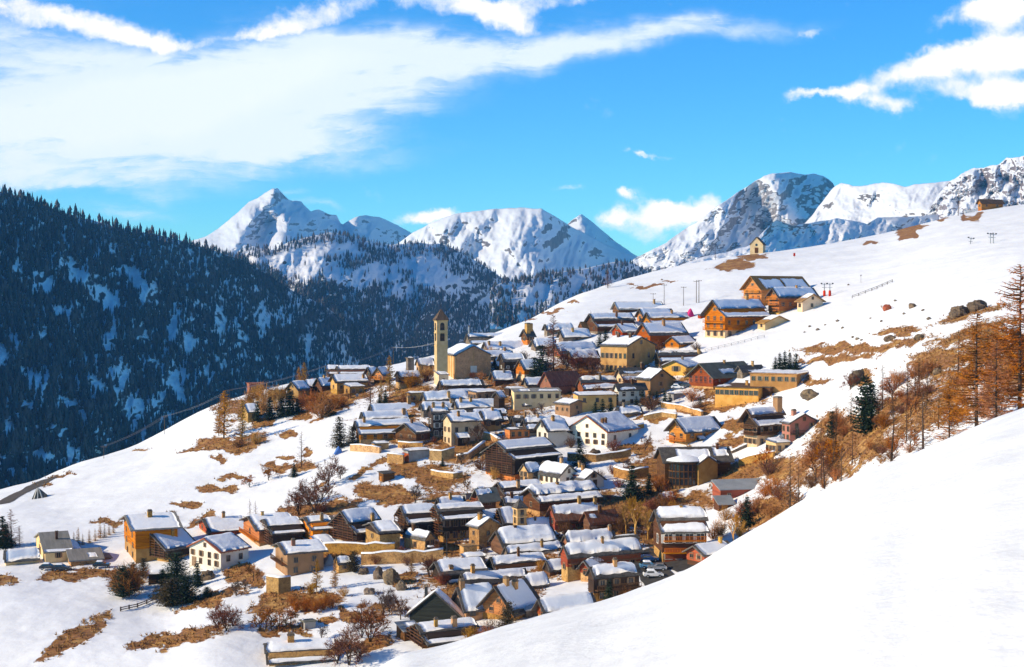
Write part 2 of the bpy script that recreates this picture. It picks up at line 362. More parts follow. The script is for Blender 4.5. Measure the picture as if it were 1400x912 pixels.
# ---------------------------------------------------------------- far slopes: each a relief sheet at its own distance
def rbf(ctrl):
    c = np.array(ctrl, float); P = c[:, :2]; v = c[:, 2]
    D = np.sqrt(((P[:, None]-P[None])**2).sum(-1)); n = len(P)
    A = np.zeros((n+3, n+3)); A[:n, :n] = D; A[:n, n] = 1; A[:n, n+1:] = P; A[n, :n] = 1; A[n+1:, :n] = P.T
    w = np.linalg.solve(A, np.concatenate([v, [0, 0, 0]]))
    def f(x, y):
        r = w[n]+w[n+1]*x+w[n+2]*y
        for i in range(n): r = r+w[i]*np.sqrt((x-P[i, 0])**2+(y-P[i, 1])**2)
        return r
    return f
def relief(name, crest, base, ctrl, mat, rel=100., nsc=40., jag=1.5, step=1.5, nrow=110, seed=0, back=600., stretch=.6, soft=.35):
    px = np.arange(crest[0][0], crest[-1][0]+.1, step)
    cp = np.interp(px, [p[0] for p in crest], [p[1] for p in crest])
    cp = cp+jag*fbm(px/14, px*0+seed, seed+5, 4)
    bp = np.interp(px, [p[0] for p in base], [p[1] for p in base])
    t = np.linspace(0, 1, nrow)[:, None]
    PY = cp+(np.maximum(bp, cp+8)-cp)*t; PX = np.broadcast_to(px, PY.shape)
    Y = rbf(ctrl)(PX, PY)
    n = ridged(PX/nsc+PY/nsc*.35, PY/nsc*stretch, seed, 6, .52)-.55
    n = n+soft*fbm(PX/nsc*2.3, PY/nsc*2, seed+40, 4)
    Y = Y-rel*n*np.clip(t*6+.25, 0, 1)
    u = (CY-PY)/F; d = CT+u*ST
    P = np.stack([(PX-CX)/F/d*Y, Y, (-ST+u*CT)/d*Y], -1)
    bk = []
    for k in (3, 2, 1):
        q = P[0].copy(); q[:, 1] += back*k; q[:, 0] *= (q[:, 1]/P[0][:, 1]); q[:, 2] -= back*.42*k*(1+.1*k); bk.append(q)
    A = np.concatenate([np.array(bk), P])
    me = np_mesh(name, A, grid_quads(*A.shape[:2]), mat)
    o = tag(link(name, me), kind='structure')
    return P, PX, PY
def far_mat(name, rockc, thr=.62, wid=.12, nscale=.006, namp=.5):
    m, t, b = newmat(name); tc = t.new('ShaderNodeTexCoord'); v = tc.outputs['Object']; g = t.new('ShaderNodeNewGeometry')
    sx = t.new('ShaderNodeSeparateXYZ'); t.put(sx.inputs[0], g.outputs['Normal'])
    st = t.math('SUBTRACT', 1.0, t.math('ABSOLUTE', sx.outputs[2]))
    n = t.noise(v, nscale, 9, .66); n2 = t.noise(t.vmath('MULTIPLY', v, (1, 1, .35)), nscale*4, 6, .65)
    s = t.math('ADD', st, t.math('MULTIPLY_ADD', n, namp, -.5*namp)); s = t.math('ADD', s, t.math('MULTIPLY_ADD', n2, namp*.5, -.25*namp))
    f = t.ramp(s, thr, thr+wid)
    rock = t.mix(t.ramp(n2, .4, .6), rockc, tuple(c*.55 for c in rockc))
    t.put(b.inputs['Base Color'], t.mix(f, (.88, .885, .9), rock)); b.inputs['Roughness'].default_value = .8
    t.put(b.inputs['Normal'], t.bump(t.noise(v, nscale*3, 8, .62), .35, 14))
    return m
fm = far_mat('mountain_snow', (.25, .21, .19), .66, .08, .011, .5)
fm2 = far_mat('cliff_snow', (.30, .27, .26), .62, .14, .012, .34)
fm3 = far_mat('ridge_ground', (.07, .075, .085), .36, .2, .022, .9); fm4 = far_mat('spur_ground', (.09, .08, .08), .58, .12, .016, .7)
relief('mountain_sharp', [(262,330),(285,322),(300,312),(320,296),(340,278),(352,271),(362,264),(372,259),(380,259),(392,270),(400,275),(412,276),(425,288),(436,287),(445,290),(460,295),(466,306),(480,312),(505,325),(540,345)],
 [(262,372),(540,372)],
 [(262,330,9300),(300,312,9250),(340,278,9200),(375,260,9000),(400,275,9500),(445,290,9900),(466,306,10200),(505,325,10600),(345,300,8650),(325,325,8350),(368,305,9000),(365,330,8700),(388,300,8750),(385,330,8200),(425,315,9250),(450,330,9500),(300,350,8200),(400,365,7900),(480,360,9300),(355,350,8150)], fm2, 330, 40, 2.5, seed=3)
relief('mountain_behind', [(450,318),(475,302),(485,297),(500,294),(520,297),(545,308),(575,325),(600,335),(640,350)], [(450,375),(640,375)],
 [(450,318,10400),(490,296,10200),(520,297,10600),(575,325,11600),(640,350,12500),(480,340,9500),(520,350,10200),(600,370,11300)], fm, 200, 40, 1.5, seed=8)
relief('mountain_dome', [(525,343),(540,335),(565,318),(590,305),(610,297),(625,292),(645,289),(660,287),(700,284),(740,285),(755,294),(780,309),(810,325),(850,345),(868,351),(885,358),(910,366)], [(525,425),(910,435)],
 [(525,343,7500),(540,335,7450),(590,305,7300),(625,292,7250),(700,285,7150),(742,286,7000),(780,310,7500),(850,345,8350),(910,366,9000),(716,322,6750),(735,350,6600),(765,400,6250),(800,435,6400),(700,435,6100),(850,400,7500),(820,360,7750),(780,340,7250),(650,330,6950),(650,400,6450),(600,340,7050),(600,400,6600),(555,380,6900),(560,345,7250),(530,425,6800),(680,340,6700)], fm, 300, 52, 1.2, seed=14, stretch=.35)
relief('mountain_small_peak', [(755,322),(770,311),(785,299),(795,292),(803,298),(815,308),(840,329),(862,345),(880,356),(905,368)], [(755,400),(905,400)],
 [(755,322,9300),(795,292,9000),(840,329,9900),(905,368,10800),(798,330,8600),(812,352,8500),(838,350,9300),(780,370,8400),(870,385,9600)], fm, 240, 34, 1.2, seed=21)
relief('mountain_broad', [(850,366),(870,352),(885,344),(910,332),(940,311),(965,295),(990,275),(1010,262),(1030,248),(1045,240),(1058,237),(1080,236),(1100,239),(1115,237),(1125,240),(1138,250),(1146,262),(1160,275),(1200,290)], [(850,382),(900,378),(1200,352)],
 [(850,366,5300),(940,311,5450),(1030,248,5500),(1060,237,5500),(1125,240,6050),(1160,275,6300),(1200,290,6400),(988,285,5250),(965,320,5080),(940,345,5030),(1035,280,5620),(1050,318,5560),(1062,262,5380),(1078,300,5230),(1088,340,5050),(1105,275,5800),(1118,320,5850),(1150,310,5850),(1010,348,5180),(900,355,5120),(1150,345,5600)], fm2, 200, 36, 2.0, seed=27)
relief('mountain_snow_ridge', [(1080,325),(1095,310),(1110,294),(1122,278),(1134,262),(1143,253),(1150,249),(1165,254),(1185,254),(1207,249),(1225,252),(1240,255),(1265,250),(1290,248),(1305,246),(1320,244),(1345,248),(1400,250),(1580,230)], [(1080,350),(1580,320)],
 [(1080,325,5000),(1100,300,5300),(1150,248,5150),(1200,252,4850),(1300,246,4350),(1400,250,4000),(1580,230,3400),(1120,340,4650),(1200,330,4300),(1300,312,3800),(1400,300,3350),(1580,300,2800),(1290,280,3980),(1160,300,4750),(1180,280,4850),(1230,290,4250)], fm, 210, 48, 2.0, seed=33)
relief('mountain_crag', [(1258,303),(1270,286),(1283,266),(1296,250),(1308,243),(1320,235),(1332,231),(1345,229),(1356,224),(1366,224),(1376,218),(1388,216),(1400,212),(1440,200),(1500,190),(1580,170)], [(1258,312),(1310,308),(1400,305),(1580,300)],
 [(1258,303,3900),(1285,262,3950),(1300,305,3600),(1400,305,3350),(1320,235,3900),(1345,229,3850),(1400,213,3700),(1580,170,3250),(1310,275,3760),(1340,283,3640),(1400,285,3450),(1580,280,2950),(1330,255,3700),(1345,255,3820),(1365,255,3560),(1380,250,3700)], far_mat('crag_snow', (.34, .28, .28), .47, .10, .009, .6), 190, 26, 3.0, seed=34, nrow=90, step=1.)
relief('mountain_shoulder', [(930,362),(957,353),(985,346),(1010,340),(1030,333),(1042,318),(1055,304),(1062,300),(1075,305),(1085,309),(1105,305),(1130,302),(1145,298),(1170,303),(1185,306),(1200,297),(1240,296),(1260,295),(1290,293),(1310,298),(1340,305)], [(930,378),(1000,372),(1340,330)],
 [(930,362,2750),(1010,340,2850),(1060,301,3000),(1130,302,3250),(1200,297,3450),(1300,296,3850),(1340,305,3950),(1010,372,2650),(1100,350,3020),(1200,340,3250),(1300,325,3600),(1090,325,3050),(1150,325,3120)], fm2, 120, 38, 1.6, seed=39)
SP, SPX, SPY = relief('forest_spur', [(270,350),(290,346),(330,345),(345,337),(375,342),(400,329),(430,322),(450,318),(470,320),(500,330),(530,335),(560,332),(600,333),(630,345),(660,362),(690,383),(715,400),(735,412),(760,426),(800,450)], [(270,500),(800,520)],
 [(270,350,3500),(330,345,3750),(450,318,4000),(530,335,4350),(600,333,4600),(690,383,5100),(800,450,5800),(270,480,2900),(450,480,3300),(600,480,3900),(800,520,4700),(450,390,3550),(600,400,4100),(480,360,3800)], fm4, 150, 50, 1.5, seed=45, nrow=140)
MP, MPX, MPY = relief('forest_strip', [(670,395),(690,385),(720,380),(760,372),(800,367),(830,360),(850,357),(870,362),(885,370),(905,380),(930,392)], [(670,450),(930,440)],
 [(670,395,3050),(760,372,3400),(850,357,3850),(930,392,4300),(670,450,2700),(760,430,3000),(850,430,3450),(930,440,3900)], fm4, 90, 40, 1.2, seed=51, nrow=60)
LP, LPX, LPY = relief('forest_ridge', [(-420,120),(-250,170),(-120,215),(-60,240),(0,262),(40,272),(85,290),(130,302),(180,317),(215,320),(250,330),(290,342),(330,354),(370,377),(400,397),(440,417),(480,442),(520,464),(560,482),(620,505),(700,530)], [(-420,980),(0,760),(330,600),(700,590)],
 [(-420,120,1600),(-200,190,1900),(0,260,2300),(130,300,2500),(250,328,2700),(330,352,2900),(400,395,3150),(520,462,3650),(700,530,4300),(-420,980,900),(-200,800,1100),(0,680,1480),(150,640,1750),(330,560,2250),(520,560,2950),(700,590,3700),(0,470,1880),(150,450,2130),(300,450,2550)], fm3, 110, 75, 1.5, seed=57, nrow=230, step=2.2)

# trees of the far wood: one mass on the shaded slopes
def ell(PX, PY, L):
    v = np.zeros_like(PX)
    for a, b, rx, ry, tn in L:
        t = R(tn); dx = PX-a; dy = PY-b; p = dx*cos(t)+dy*sin(t); q = -dx*sin(t)+dy*cos(t)
        v = np.maximum(v, np.clip(1.4-np.sqrt((p/rx)**2+(q/ry)**2), 0, 1))
    return v
TV, TQ, TA = [], [], []
def wood(P, PX, PY, n, dens, hm, seed, wid=.17):
    r = np.random.default_rng(seed); nr, nc = PX.shape
    # sample evenly over the picture of the slope, so that near trees stand apart and far ones close up
    area = (PY[1:, :]-PY[:-1, :]).sum(0); pc = area/area.sum()
    ci = r.choice(nc-1, size=n, p=pc[:-1]/pc[:-1].sum()); ri = r.random(n)*(nr-1.01)
    i0 = ri.astype(int); f = (ri-i0)[:, None]; g = r.random(n)[:, None]
    pos = (P[i0, ci]*(1-f)+P[i0+1, ci]*f)*(1-g)+(P[i0, ci+1]*(1-f)+P[i0+1, ci+1]*f)*g
    px = PX[i0, ci]; py = PY[i0, ci]*(1-f[:, 0])+PY[i0+1, ci]*f[:, 0]
    keep = r.random(n) < dens(px, py)
    pos = pos[keep]; k = len(pos); h = hm*(.5+.5*r.random(k)+.5*r.random(k)**3); w = h*wid*(.6+.9*r.random(k)); rot = r.random(k)*6.28
    b = sum(len(v) for v in TV)
    NS = 5; rings = [(.10, .8, .35), (.36, .72, .8), (.30, .95, .95), (.62, .5, .85), (.57, .68, .9), (1., .03, .12)]
    kind = r.random(k) < .4; w = np.where(kind, w*1.15, w); h = np.where(kind, h*.9, h)
    V = np.zeros((k, len(rings)*NS, 3))
    for j, (hz, ra, rb) in enumerate(rings):
        rr = np.where(kind, rb, ra)
        for s in range(NS):
            jit = .7+.6*r.random(k)
            an = rot+2*pi*s/NS+j*.5
            V[:, j*NS+s, 0] = pos[:, 0]+np.cos(an)*w*rr*jit; V[:, j*NS+s, 1] = pos[:, 1]+np.sin(an)*w*rr*jit; V[:, j*NS+s, 2] = pos[:, 2]-.05*h+h*hz*(.93+.14*jit)
    q = np.array([(j*NS+s, j*NS+(s+1) % NS, (j+1)*NS+(s+1) % NS, (j+1)*NS+s) for j in (0, 2, 4) for s in range(NS)]+[(NS+s, NS+(s+1) % NS, 2*NS+(s+1) % NS, 2*NS+s) for s in range(NS)])
    Q = (q[None]+(np.arange(k)*len(rings)*NS)[:, None, None]+b).reshape(-1, 4)
    TV.append(V.reshape(-1, 3)); TQ.append(Q); TA.append(np.repeat(np.where(kind, .6+.4*r.random(k), .5*r.random(k)), len(rings)*NS))
sn1 = [(56,388,20,16,10),(108,378,40,13,45),(138,408,22,12,40),(184,382,34,9,55),(203,412,14,14,0),(84,430,14,9,0),(3,490,9,18,0),(20,470,16,5,50),(40,520,22,6,45),(60,465,12,6,40),(150,470,10,26,10),(165,520,12,30,5),(190,460,14,8,0),(235,450,6,22,5),(205,500,16,9,30),(100,560,30,8,35),(180,570,16,22,10),(215,560,10,16,0),(85,600,20,10,30),(240,520,14,20,15),(60,630,30,9,20),(20,640,20,8,30),(255,470,8,18,0),(330,470,10,16,0),(300,440,8,22,5),(130,530,22,6,40),(140,600,14,14,0),(10,590,8,14,0),(200,330,26,5,15),(216,338,14,7,0),(360,440,7,24,4),(420,470,6,20,3),(40,560,18,6,40),(110,640,20,8,20)]
def d1(px, py):
    cr = np.interp(px, [-420,0,250,400,700], [120,262,330,397,530])
    d = 1.0-1.15*ell(px, py, sn1)-np.clip(fbm(px/7+py/40, py/42, 79, 3)*1.9-.42, 0, .8)-np.clip(fbm(px/26, py/20, 77, 3)*1.5-.25+np.clip((py-500)/260, 0, .3), 0, .7)
    return np.where(py-cr < 30, 1., np.clip(d, .02, 1))
wood(LP, LPX, LPY, 50000, d1, 16, 1, .13)
sn2 = [(440,345,60,15,0),(400,375,40,14,15),(470,385,50,18,10),(520,375,40,16,0),(580,365,40,16,10),(640,395,45,15,32),(600,390,50,14,15),(545,400,30,14,0),(350,352,30,10,0),(420,360,40,12,10),(660,408,30,10,30)]
def d2(px, py):
    cr = np.interp(px, [270,330,375,450,530,600,690,800], [350,345,342,318,335,333,383,450])
    d = 1.05-1.4*ell(px, py, sn2)+.8*fbm(px/16, py/11, 81, 3)+np.clip((py-cr-55)/40, 0, .8)
    d = np.where((py-cr < 14) & (px > 600), .9, d); d = np.where((py-cr < 9) & (px < 600), .45, d)
    return np.clip(d, .02, 1)
wood(SP, SPX, SPY, 17000, d2, 17, 2, .12)
wood(MP, MPX, MPY, 2000, lambda x, y: np.clip(.7+1.2*fbm(x/14, y/9, 91, 3)-.9*ell(x, y, [(795,385,14,22,20),(830,362,30,5,-8),(700,395,30,8,0),(745,400,25,10,0)]), .03, 1), 15, 3, .17)
def wood_mat():
    m, t, b = newmat('far_wood'); at = t.new('ShaderNodeAttribute'); at.attribute_name = 'var'
    c = t.mix(t.ramp(at.outputs['Fac'], .45, .75), (.042, .064, .074), (.12, .095, .092))
    t.put(b.inputs['Base Color'], c); b.inputs['Roughness'].default_value = .9
    return m
fo = link('forest', np_mesh('forest', np.concatenate(TV), np.concatenate(TQ), wood_mat(), smooth=False, attrs={'var': np.concatenate(TA)}))
tag(fo, 'dark conifer wood covering the shaded slopes across the valley', 'forest', kind='stuff')
# ---------------------------------------------------------------- houses
WIN = {}
def win_mesh(w, h, fr, sh=0):
    k = (round(w, 1), round(h, 1), fr, sh)
    if k not in WIN:
        f = MB(); t = .11
        f.box(-w/2-t, -w/2, -.10, .02, -t, h+t); f.box(w/2, w/2+t, -.10, .02, -t, h+t)
        f.box(-w/2, w/2, -.10, .02, h, h+t); f.box(-w/2, w/2, -.16, .02, -t, 0); f.box(-.035, .035, -.07, .02, 0, h)
        if sh:
            for a_, b_ in ((-w*.98, -w/2-t), (w/2+t, w*.98)): f.box(a_, b_, -.07, .02, -.02, h+.02); f.box(a_+.04, b_-.04, -.09, -.06, h*.45, h*.55)
        p = MB(); p.box(-w/2, w/2, -.035, .01, 0, h)
        WIN[k] = (f.mesh('window', mt[fr]), p.mesh('pane', mt['glass']))
    return WIN[k]
def put_window(root, loc, rz, w, h, fr, name='window'):
    a, b = win_mesh(w, h, fr, random.choice((0, 0, 1)))
    o = link(name, a, root, loc, rz); link('pane', b, o)
    return o
def snow_sheet(u0, u1, v0, v1, zf, mp, th, seed, parent, jag=.25, holes=0.):
    L, Wd = u1-u0, v1-v0
    nu = max(6, min(40, int(L/.6))); nv = max(6, min(26, int(Wd/.45)))
    s = np.linspace(0, 1, nu); r = np.linspace(0, 1, nv); S_, R_ = np.meshgrid(s, r)
    e0 = jag*fbm(R_*Wd/1.3, R_*0+seed, seed, 3); e1 = jag*fbm(R_*Wd/1.3, R_*0+seed+5, seed+1, 3)
    f0 = jag*fbm(S_*L/1.6, S_*0+seed, seed+2, 3); f1 = jag*fbm(S_*L/1.6, S_*0+seed+5, seed+3, 3)
    Uu = u0-e0+(L+e0+e1)*S_; Vv = v0-f0+(Wd+f0+f1)*R_
    d = np.minimum(np.minimum(S_*L, (1-S_)*L), np.minimum(R_*Wd, (1-R_)*Wd))
    e = np.sqrt(np.clip(d/.4, 0, 1))
    Z = zf(Vv)+.015+th*e*(1+.45*fbm(Uu/2.2, Vv/1.6, seed+9, 3))
    P = [mp(float(a), float(b), float(c)) for a, b, c in zip(Uu.ravel(), Vv.ravel(), Z.ravel())]
    n = len(P); bd = [i for i in range(nu)]+[i*nu+nu-1 for i in range(1, nv)]+[(nv-1)*nu+i for i in range(nu-2, -1, -1)]+[i*nu for i in range(nv-2, 0, -1)]
    m = MB(); m.add(P, [tuple(q) for q in grid_quads(nv, nu)])
    lo = [mp(float(Uu.ravel()[i]), float(Vv.ravel()[i]), float(zf(Vv.ravel()[i]))+.004) for i in bd]
    m.v.extend(lo); k = len(bd)
    for i in range(k):
        j = (i+1) % k; m.f.append([bd[i], bd[j], n+j, n+i]); m.m.append(0)
    return m.build('snow_cover', mt['snow'], parent, smooth=True)

HS = 0; FOOT = []
def house(xl, xc, xr, base, eave, ridge, label, a=24., g='L', name='house', cat='house', wall='stone', up=None, ups=.45, roof='slate', snow='full', tier=0,
          wg=None, we=None, ch=(), bal=(), balE=(), gal=0, oe=.7, og=.8, door=None, th=.32, fr='frame', win=(.9, 1.2), mono=0, grp=None, roofpart=1, rail='brown', galm='brown', Wm=None, post=0, minp=14, ext=1):
    global HS; HS += 1; seed = HS*13
    x0, Y, z0 = hit(xc, base); px = Y/F; an = R(a); c_, s_ = cos(an), sin(an)
    tl = (xl-CX)/F; tr = (xr-CX)/F
    Lx = (tr*Y-x0)/(c_-tr*s_); Wy = (x0-tl*Y)/(s_+tl*c_)
    Lx = min(max(Lx, 2.2), 45); Wy = min(max(Wy, 2.2), 26)
    if Wm: 
        if g == 'L': Wy = Wm
        else: Lx = Wm
    h = max(unp(xc, eave, Y)[2]-z0, 1.6)
    Lu, Wv = (Lx, Wy) if g == 'L' else (Wy, Lx)
    mp = (lambda u, v, z: (u, v, z)) if g == 'L' else (lambda u, v, z: (v, u, z))
    half = Wv/2
    ay = Y+(half*c_ if g == 'L' else half*s_)
    rise = unp(xc, ridge, ay)[2]-z0-h
    rise = min(max(rise, half*tan(R(minp))), half*tan(R(47)))
    sl = rise/half
    root = empty(name, (x0, Y, z0), an); tag(root, label, cat, grp); FOOT.append((x0, Y, c_, s_, Lx, Wy))
    fd = -4.5
    # walls
    hs = h*ups if up else 0
    b = MB()
    gw = [(0, fd), (Wv, fd), (Wv, h), (half, h+rise), (0, h)]
    if up:
        b.extrude([(0, fd), (Wv, fd), (Wv, hs), (0, hs)], mp, 0, Lu); b.build('wall', mt[wall], root)
        b = MB(); o = .10
        b.extrude([(-o, hs), (Wv+o, hs), (Wv+o, h-.02), (half, h+rise-.02), (-o, h-.02)], mp, -o, Lu+o)
        for k in range(int((h-hs+rise)/.9)):            # log courses
            z = hs+.45+k*.9; hw = half+.16 if z < h else max(half-(z-h)/sl, 0)
            if hw > .5: b.extrude([(half-hw, z), (half+hw, z), (half+hw, z+.16), (half-hw, z+.16)], mp, -o-.07, -o+.02)
            if z < h-.3: b.extrude([(-o-.07, z), (-o+.02, z), (-o+.02, z+.16), (-o-.07, z+.16)], mp, -o, Lu+o)
        b.build('upper_wall', mt[up], root)
    else:
        b.extrude(gw, mp, 0, Lu); b.build('wall', mt[wall], root)
    # roof
    zr = h+rise+.14; ze = h+.14
    zf0 = lambda v: zr-sl*np.abs(v-half)
    T = .30; vb = Wv+oe
    if tier:
        v1 = half*.36
        poly = [(v1-.2, float(zf0(v1-.2))), (half, zr), (vb, float(zf0(vb))), (vb, float(zf0(vb))-T), (half, zr-T), (v1-.2, float(zf0(v1-.2))-T)]
    else:
        poly = [(-oe, float(zf0(-oe))), (half, zr), (vb, float(zf0(vb))), (vb, float(zf0(vb))-T), (half, zr-T), (-oe, float(zf0(-oe))-T)]
    b = MB(); b.extrude(poly, mp, -og, Lu+og)
    for k in range(int(Lu/1.1)+1):                     # rafter feet under the eave
        u = -og+.3+k*1.1; v0 = poly[0][0]; z0_ = poly[0][1]-T
        b.extrude([(v0+.05, z0_-.14), (v0+.8, z0_-.14+sl*.75), (v0+.8, z0_+sl*.75), (v0+.05, z0_)], mp, u, u+.14)
    ro = b.build('roof', mt[roof], root)
    v0s = (half*.36-.2 if tier else -oe)
    rs = random.Random(seed); bare = rs.choice((.08, .1, .15, .45, .8)); tk = th*rs.uniform(.75, 1.35)
    if snow == 'full': snow_sheet(-og+min(.5, og*.55)+rs.uniform(0, .25), Lu+og*.75-rs.choice((0, 0, .3, .8)), v0s+bare, vb-.1, zf0, mp, tk, seed, ro, rs.uniform(.2, .5))
    elif snow == 'thin': snow_sheet(-og*.6, Lu+og*.5, v0s+.25, vb-.3, zf0, mp, .14, seed, ro)
    elif snow == 'upper': snow_sheet(-og*.5, Lu+og*.4, v0s+(half-v0s)*.42, vb-.3, zf0, mp, th, seed, ro, .5)
    elif isinstance(snow, tuple):
        for k, (ua, ub, va, vb_) in enumerate(snow):
            snow_sheet(-og+(Lu+2*og)*ua, -og+(Lu+2*og)*ub, v0s+(half-v0s)*va, v0s+(half-v0s)*vb_, zf0, mp, th*.8, seed+k, ro, .4)
    if tier:
        drop = .75; zt = float(zf0(half*.36))-drop; s2 = sl*.72; va, vo = half*.62, -oe-.5
        zf1 = lambda v: zt+s2*(np.asarray(v)-half*.36)
        b = MB(); b.extrude([(vo, float(zf1(vo))), (va, float(zf1(va))), (va, float(zf1(va))-T), (vo, float(zf1(vo))-T)], mp, -og*.7, Lu+og*.6)
        for k in range(int(Lu/1.1)+1):
            u = -og*.6+k*1.1; z0_ = float(zf1(vo))-T
            b.extrude([(vo+.05, z0_-.14), (vo+.8, z0_-.14+s2*.75), (vo+.8, z0_+s2*.75), (vo+.05, z0_)], mp, u, u+.14)
        lr = b.build('lower_roof', mt[roof], root)
        if snow: snow_sheet(-og*.7+.4, Lu+og*.45, vo+.1, half*.34, zf1, mp, th*.8, seed+3, lr)
    # chimneys: (along, across, size, material)
    for q in ch:
        uu, vv = q[0]*Lu, q[1]*half; cs_ = q[2] if len(q) > 2 else .75; cm = q[3] if len(q) > 3 else 'stone'; hh = q[4] if len(q) > 4 else 1.5
        zb = float(zf0(vv)); b = MB(); A = mp(uu, vv, 0)
        b.box(A[0]-cs_/2, A[0]+cs_/2, A[1]-cs_/2, A[1]+cs_/2, zb-.4, zb+hh)
        co_ = b.build('chimney', mt[cm], root)
        b = MB(); b.box(A[0]-cs_/2-.1, A[0]+cs_/2+.1, A[1]-cs_/2-.1, A[1]+cs_/2+.1, zb+hh, zb+hh+.12)
        b.box(A[0]-cs_/2+.05, A[0]+cs_/2-.05, A[1]-cs_/2+.05, A[1]+cs_/2-.05, zb+hh+.12, zb+hh+.42); b.build('cap', mt['greystone'], co_)
    # small extensions: a lean-to at the far end, one against the front, a dormer, a chimney
    if not ch and Lu > 5 and h > 2.2 and rs.random() < .5 and snow:
        A = mp(Lu*rs.uniform(.2, .85), half*rs.uniform(.55, .95), 0); zb = float(zf0(half*.75)); b = MB(); b.box(A[0]-.32, A[0]+.32, A[1]-.32, A[1]+.32, zb-.6, zb+1.5)
        q = b.build('chimney', mt[rs.choice(('tan', 'stone', 'greystone', 'brown'))], root); b = MB(); b.box(A[0]-.42, A[0]+.42, A[1]-.42, A[1]+.42, zb+1.5, zb+1.62); b.build('cap', mt['greystone'], q)
    if ext and g == 'L' and Wv > 4.5 and Lu > 5:
        idn = lambda u, v, z: (u, v, z)
        def lean(nm, u0, u1, v0, v1, za, zb, along):
            m_ = rs.choice((wall, up or wall, 'brown', 'dark', 'greystone')); b = MB()
            P4 = [(u0, v0), (u1, v0), (u1, v1), (u0, v1)]; hz = lambda u, v: za+(zb-za)*((v-v0)/(v1-v0) if along == 'v' else (u1-u)/(u1-u0))
            b.add([(u, v, -3.5) for u, v in P4]+[(u, v, hz(u, v)) for u, v in P4], [(0, 3, 2, 1), (4, 5, 6, 7), (0, 1, 5, 4), (1, 2, 6, 5), (2, 3, 7, 6), (3, 0, 4, 7)]); q = b.build(nm, mt[m_], root)
            b = MB(); o = .35; Q4 = [(u0-(o if along == 'v' else 0), v0-o), (u1+o, v0-o), (u1+o, v1+(o if along != 'v' else 0)), (u0-(o if along == 'v' else 0), v1+(o if along != 'v' else 0))]
            b.add([(u, v, hz(u, v)+.03) for u, v in Q4]+[(u, v, hz(u, v)+.2) for u, v in Q4], [(0, 3, 2, 1), (4, 5, 6, 7), (0, 1, 5, 4), (1, 2, 6, 5), (2, 3, 7, 6), (3, 0, 4, 7)]); b.build('lean_to_roof', mt[roof], q)
            if rs.random() < .8:
                zf2 = (lambda v: hz(0, np.asarray(v))+.2) if along == 'v' else None
                if zf2: snow_sheet(u0-.1, u1+.1, v0-.25, v1-.05, zf2, idn, .28, seed+7, q, .2)
                else: snow_sheet(v0-.2, v1+.2, u0+.05, u1+.25, lambda u: hz(np.asarray(u), 0)+.2, lambda a_, b_, c__: (b_, a_, c__), .28, seed+7, q, .2)
            if along == 'v' and u1-u0 > 2: put_window(q, ((u0+u1)/2, v0-.02, max(.5, za*.4)), 0, .8, .9, 'frame')
        if rs.random() < .5: lean('lean_to', Lu+.12, Lu+rs.uniform(2.2, 3.6), Wv*rs.uniform(.08, .3), Wv*rs.uniform(.7, .9), h*rs.uniform(.45, .6), h*rs.uniform(.75, .9), 'u')
        if rs.random() < .4 and not balE and h > 3 and we != (0, 0): u_ = Lu*rs.uniform(.08, .5); lean('porch', u_, min(u_+rs.uniform(2.4, 4.), Lu-.2), -rs.uniform(1.6, 2.3), -.13, h*.34, h*.5, 'v')
    if up in ('dark', 'brown', 'orange', 'redwood') and not balE and Lu > 7 and h > 4.6 and rs.random() < .55 and snow: balE = (ups+.12,)
    # windows
    off = .12 if up else .02
    gf, ef = ('X', 'Y') if g == 'L' else ('Y', 'X')
    def face(fc, s, z, w=win, o=off, n='window', fm=fr):
        if fc == 'X': return put_window(root, (-o, s, z), -pi/2, w[0], w[1], fm, n)
        return put_window(root, (s, -o, z), 0, w[0], w[1], fm, n)
    def fill(fc, nc, nr, width, top):
        if nc < 1 or nr < 1: return
        for r_ in range(nr):
            z = .9+(h-1.0)/max(nr, 1)*r_ if nr > 1 else max(.9, h*.45)
            for k in range(nc):
                s = width*(k+.5+random.uniform(-.08, .08))/nc
                lim = h+rise*(1-abs(s-half)/half) if top else h
                if z+win[1]+.3 < lim: face(fc, s, z)
    if wg is None: wg = (max(1, int(Wv/3.2)), max(1, int(h/2.8)))
    if we is None: we = (max(1, int(Lu/3.4)), max(1, int(h/2.9)))
    fill(gf, wg[0], wg[1], Wv, 1)
    if wg[1] and rise > 2.0: face(gf, half, h+rise*.18, (win[0]*.85, win[1]*.75))
    fill(ef, we[0], we[1], Lu, 0)
    def door_on(fc, s, m, w=1.3, hh=2.1):
        b = MB(); b.box(-w/2-.12, w/2+.12, -.12, .02, 0, hh+.12); d = b.build('door', mt[m], root, (-off, s, 0) if fc == 'X' else (s, -off, 0), -pi/2 if fc == 'X' else 0)
        b = MB(); b.box(w/2-.22, w/2-.14, -.2, -.1, .95, 1.12); b.build('handle', mt['darkmetal'], d)
    if door: door_on(gf if door[0] == 'g' else ef, door[1]*(Wv if door[0] == 'g' else Lu), door[2], *(door[3:] or ()))
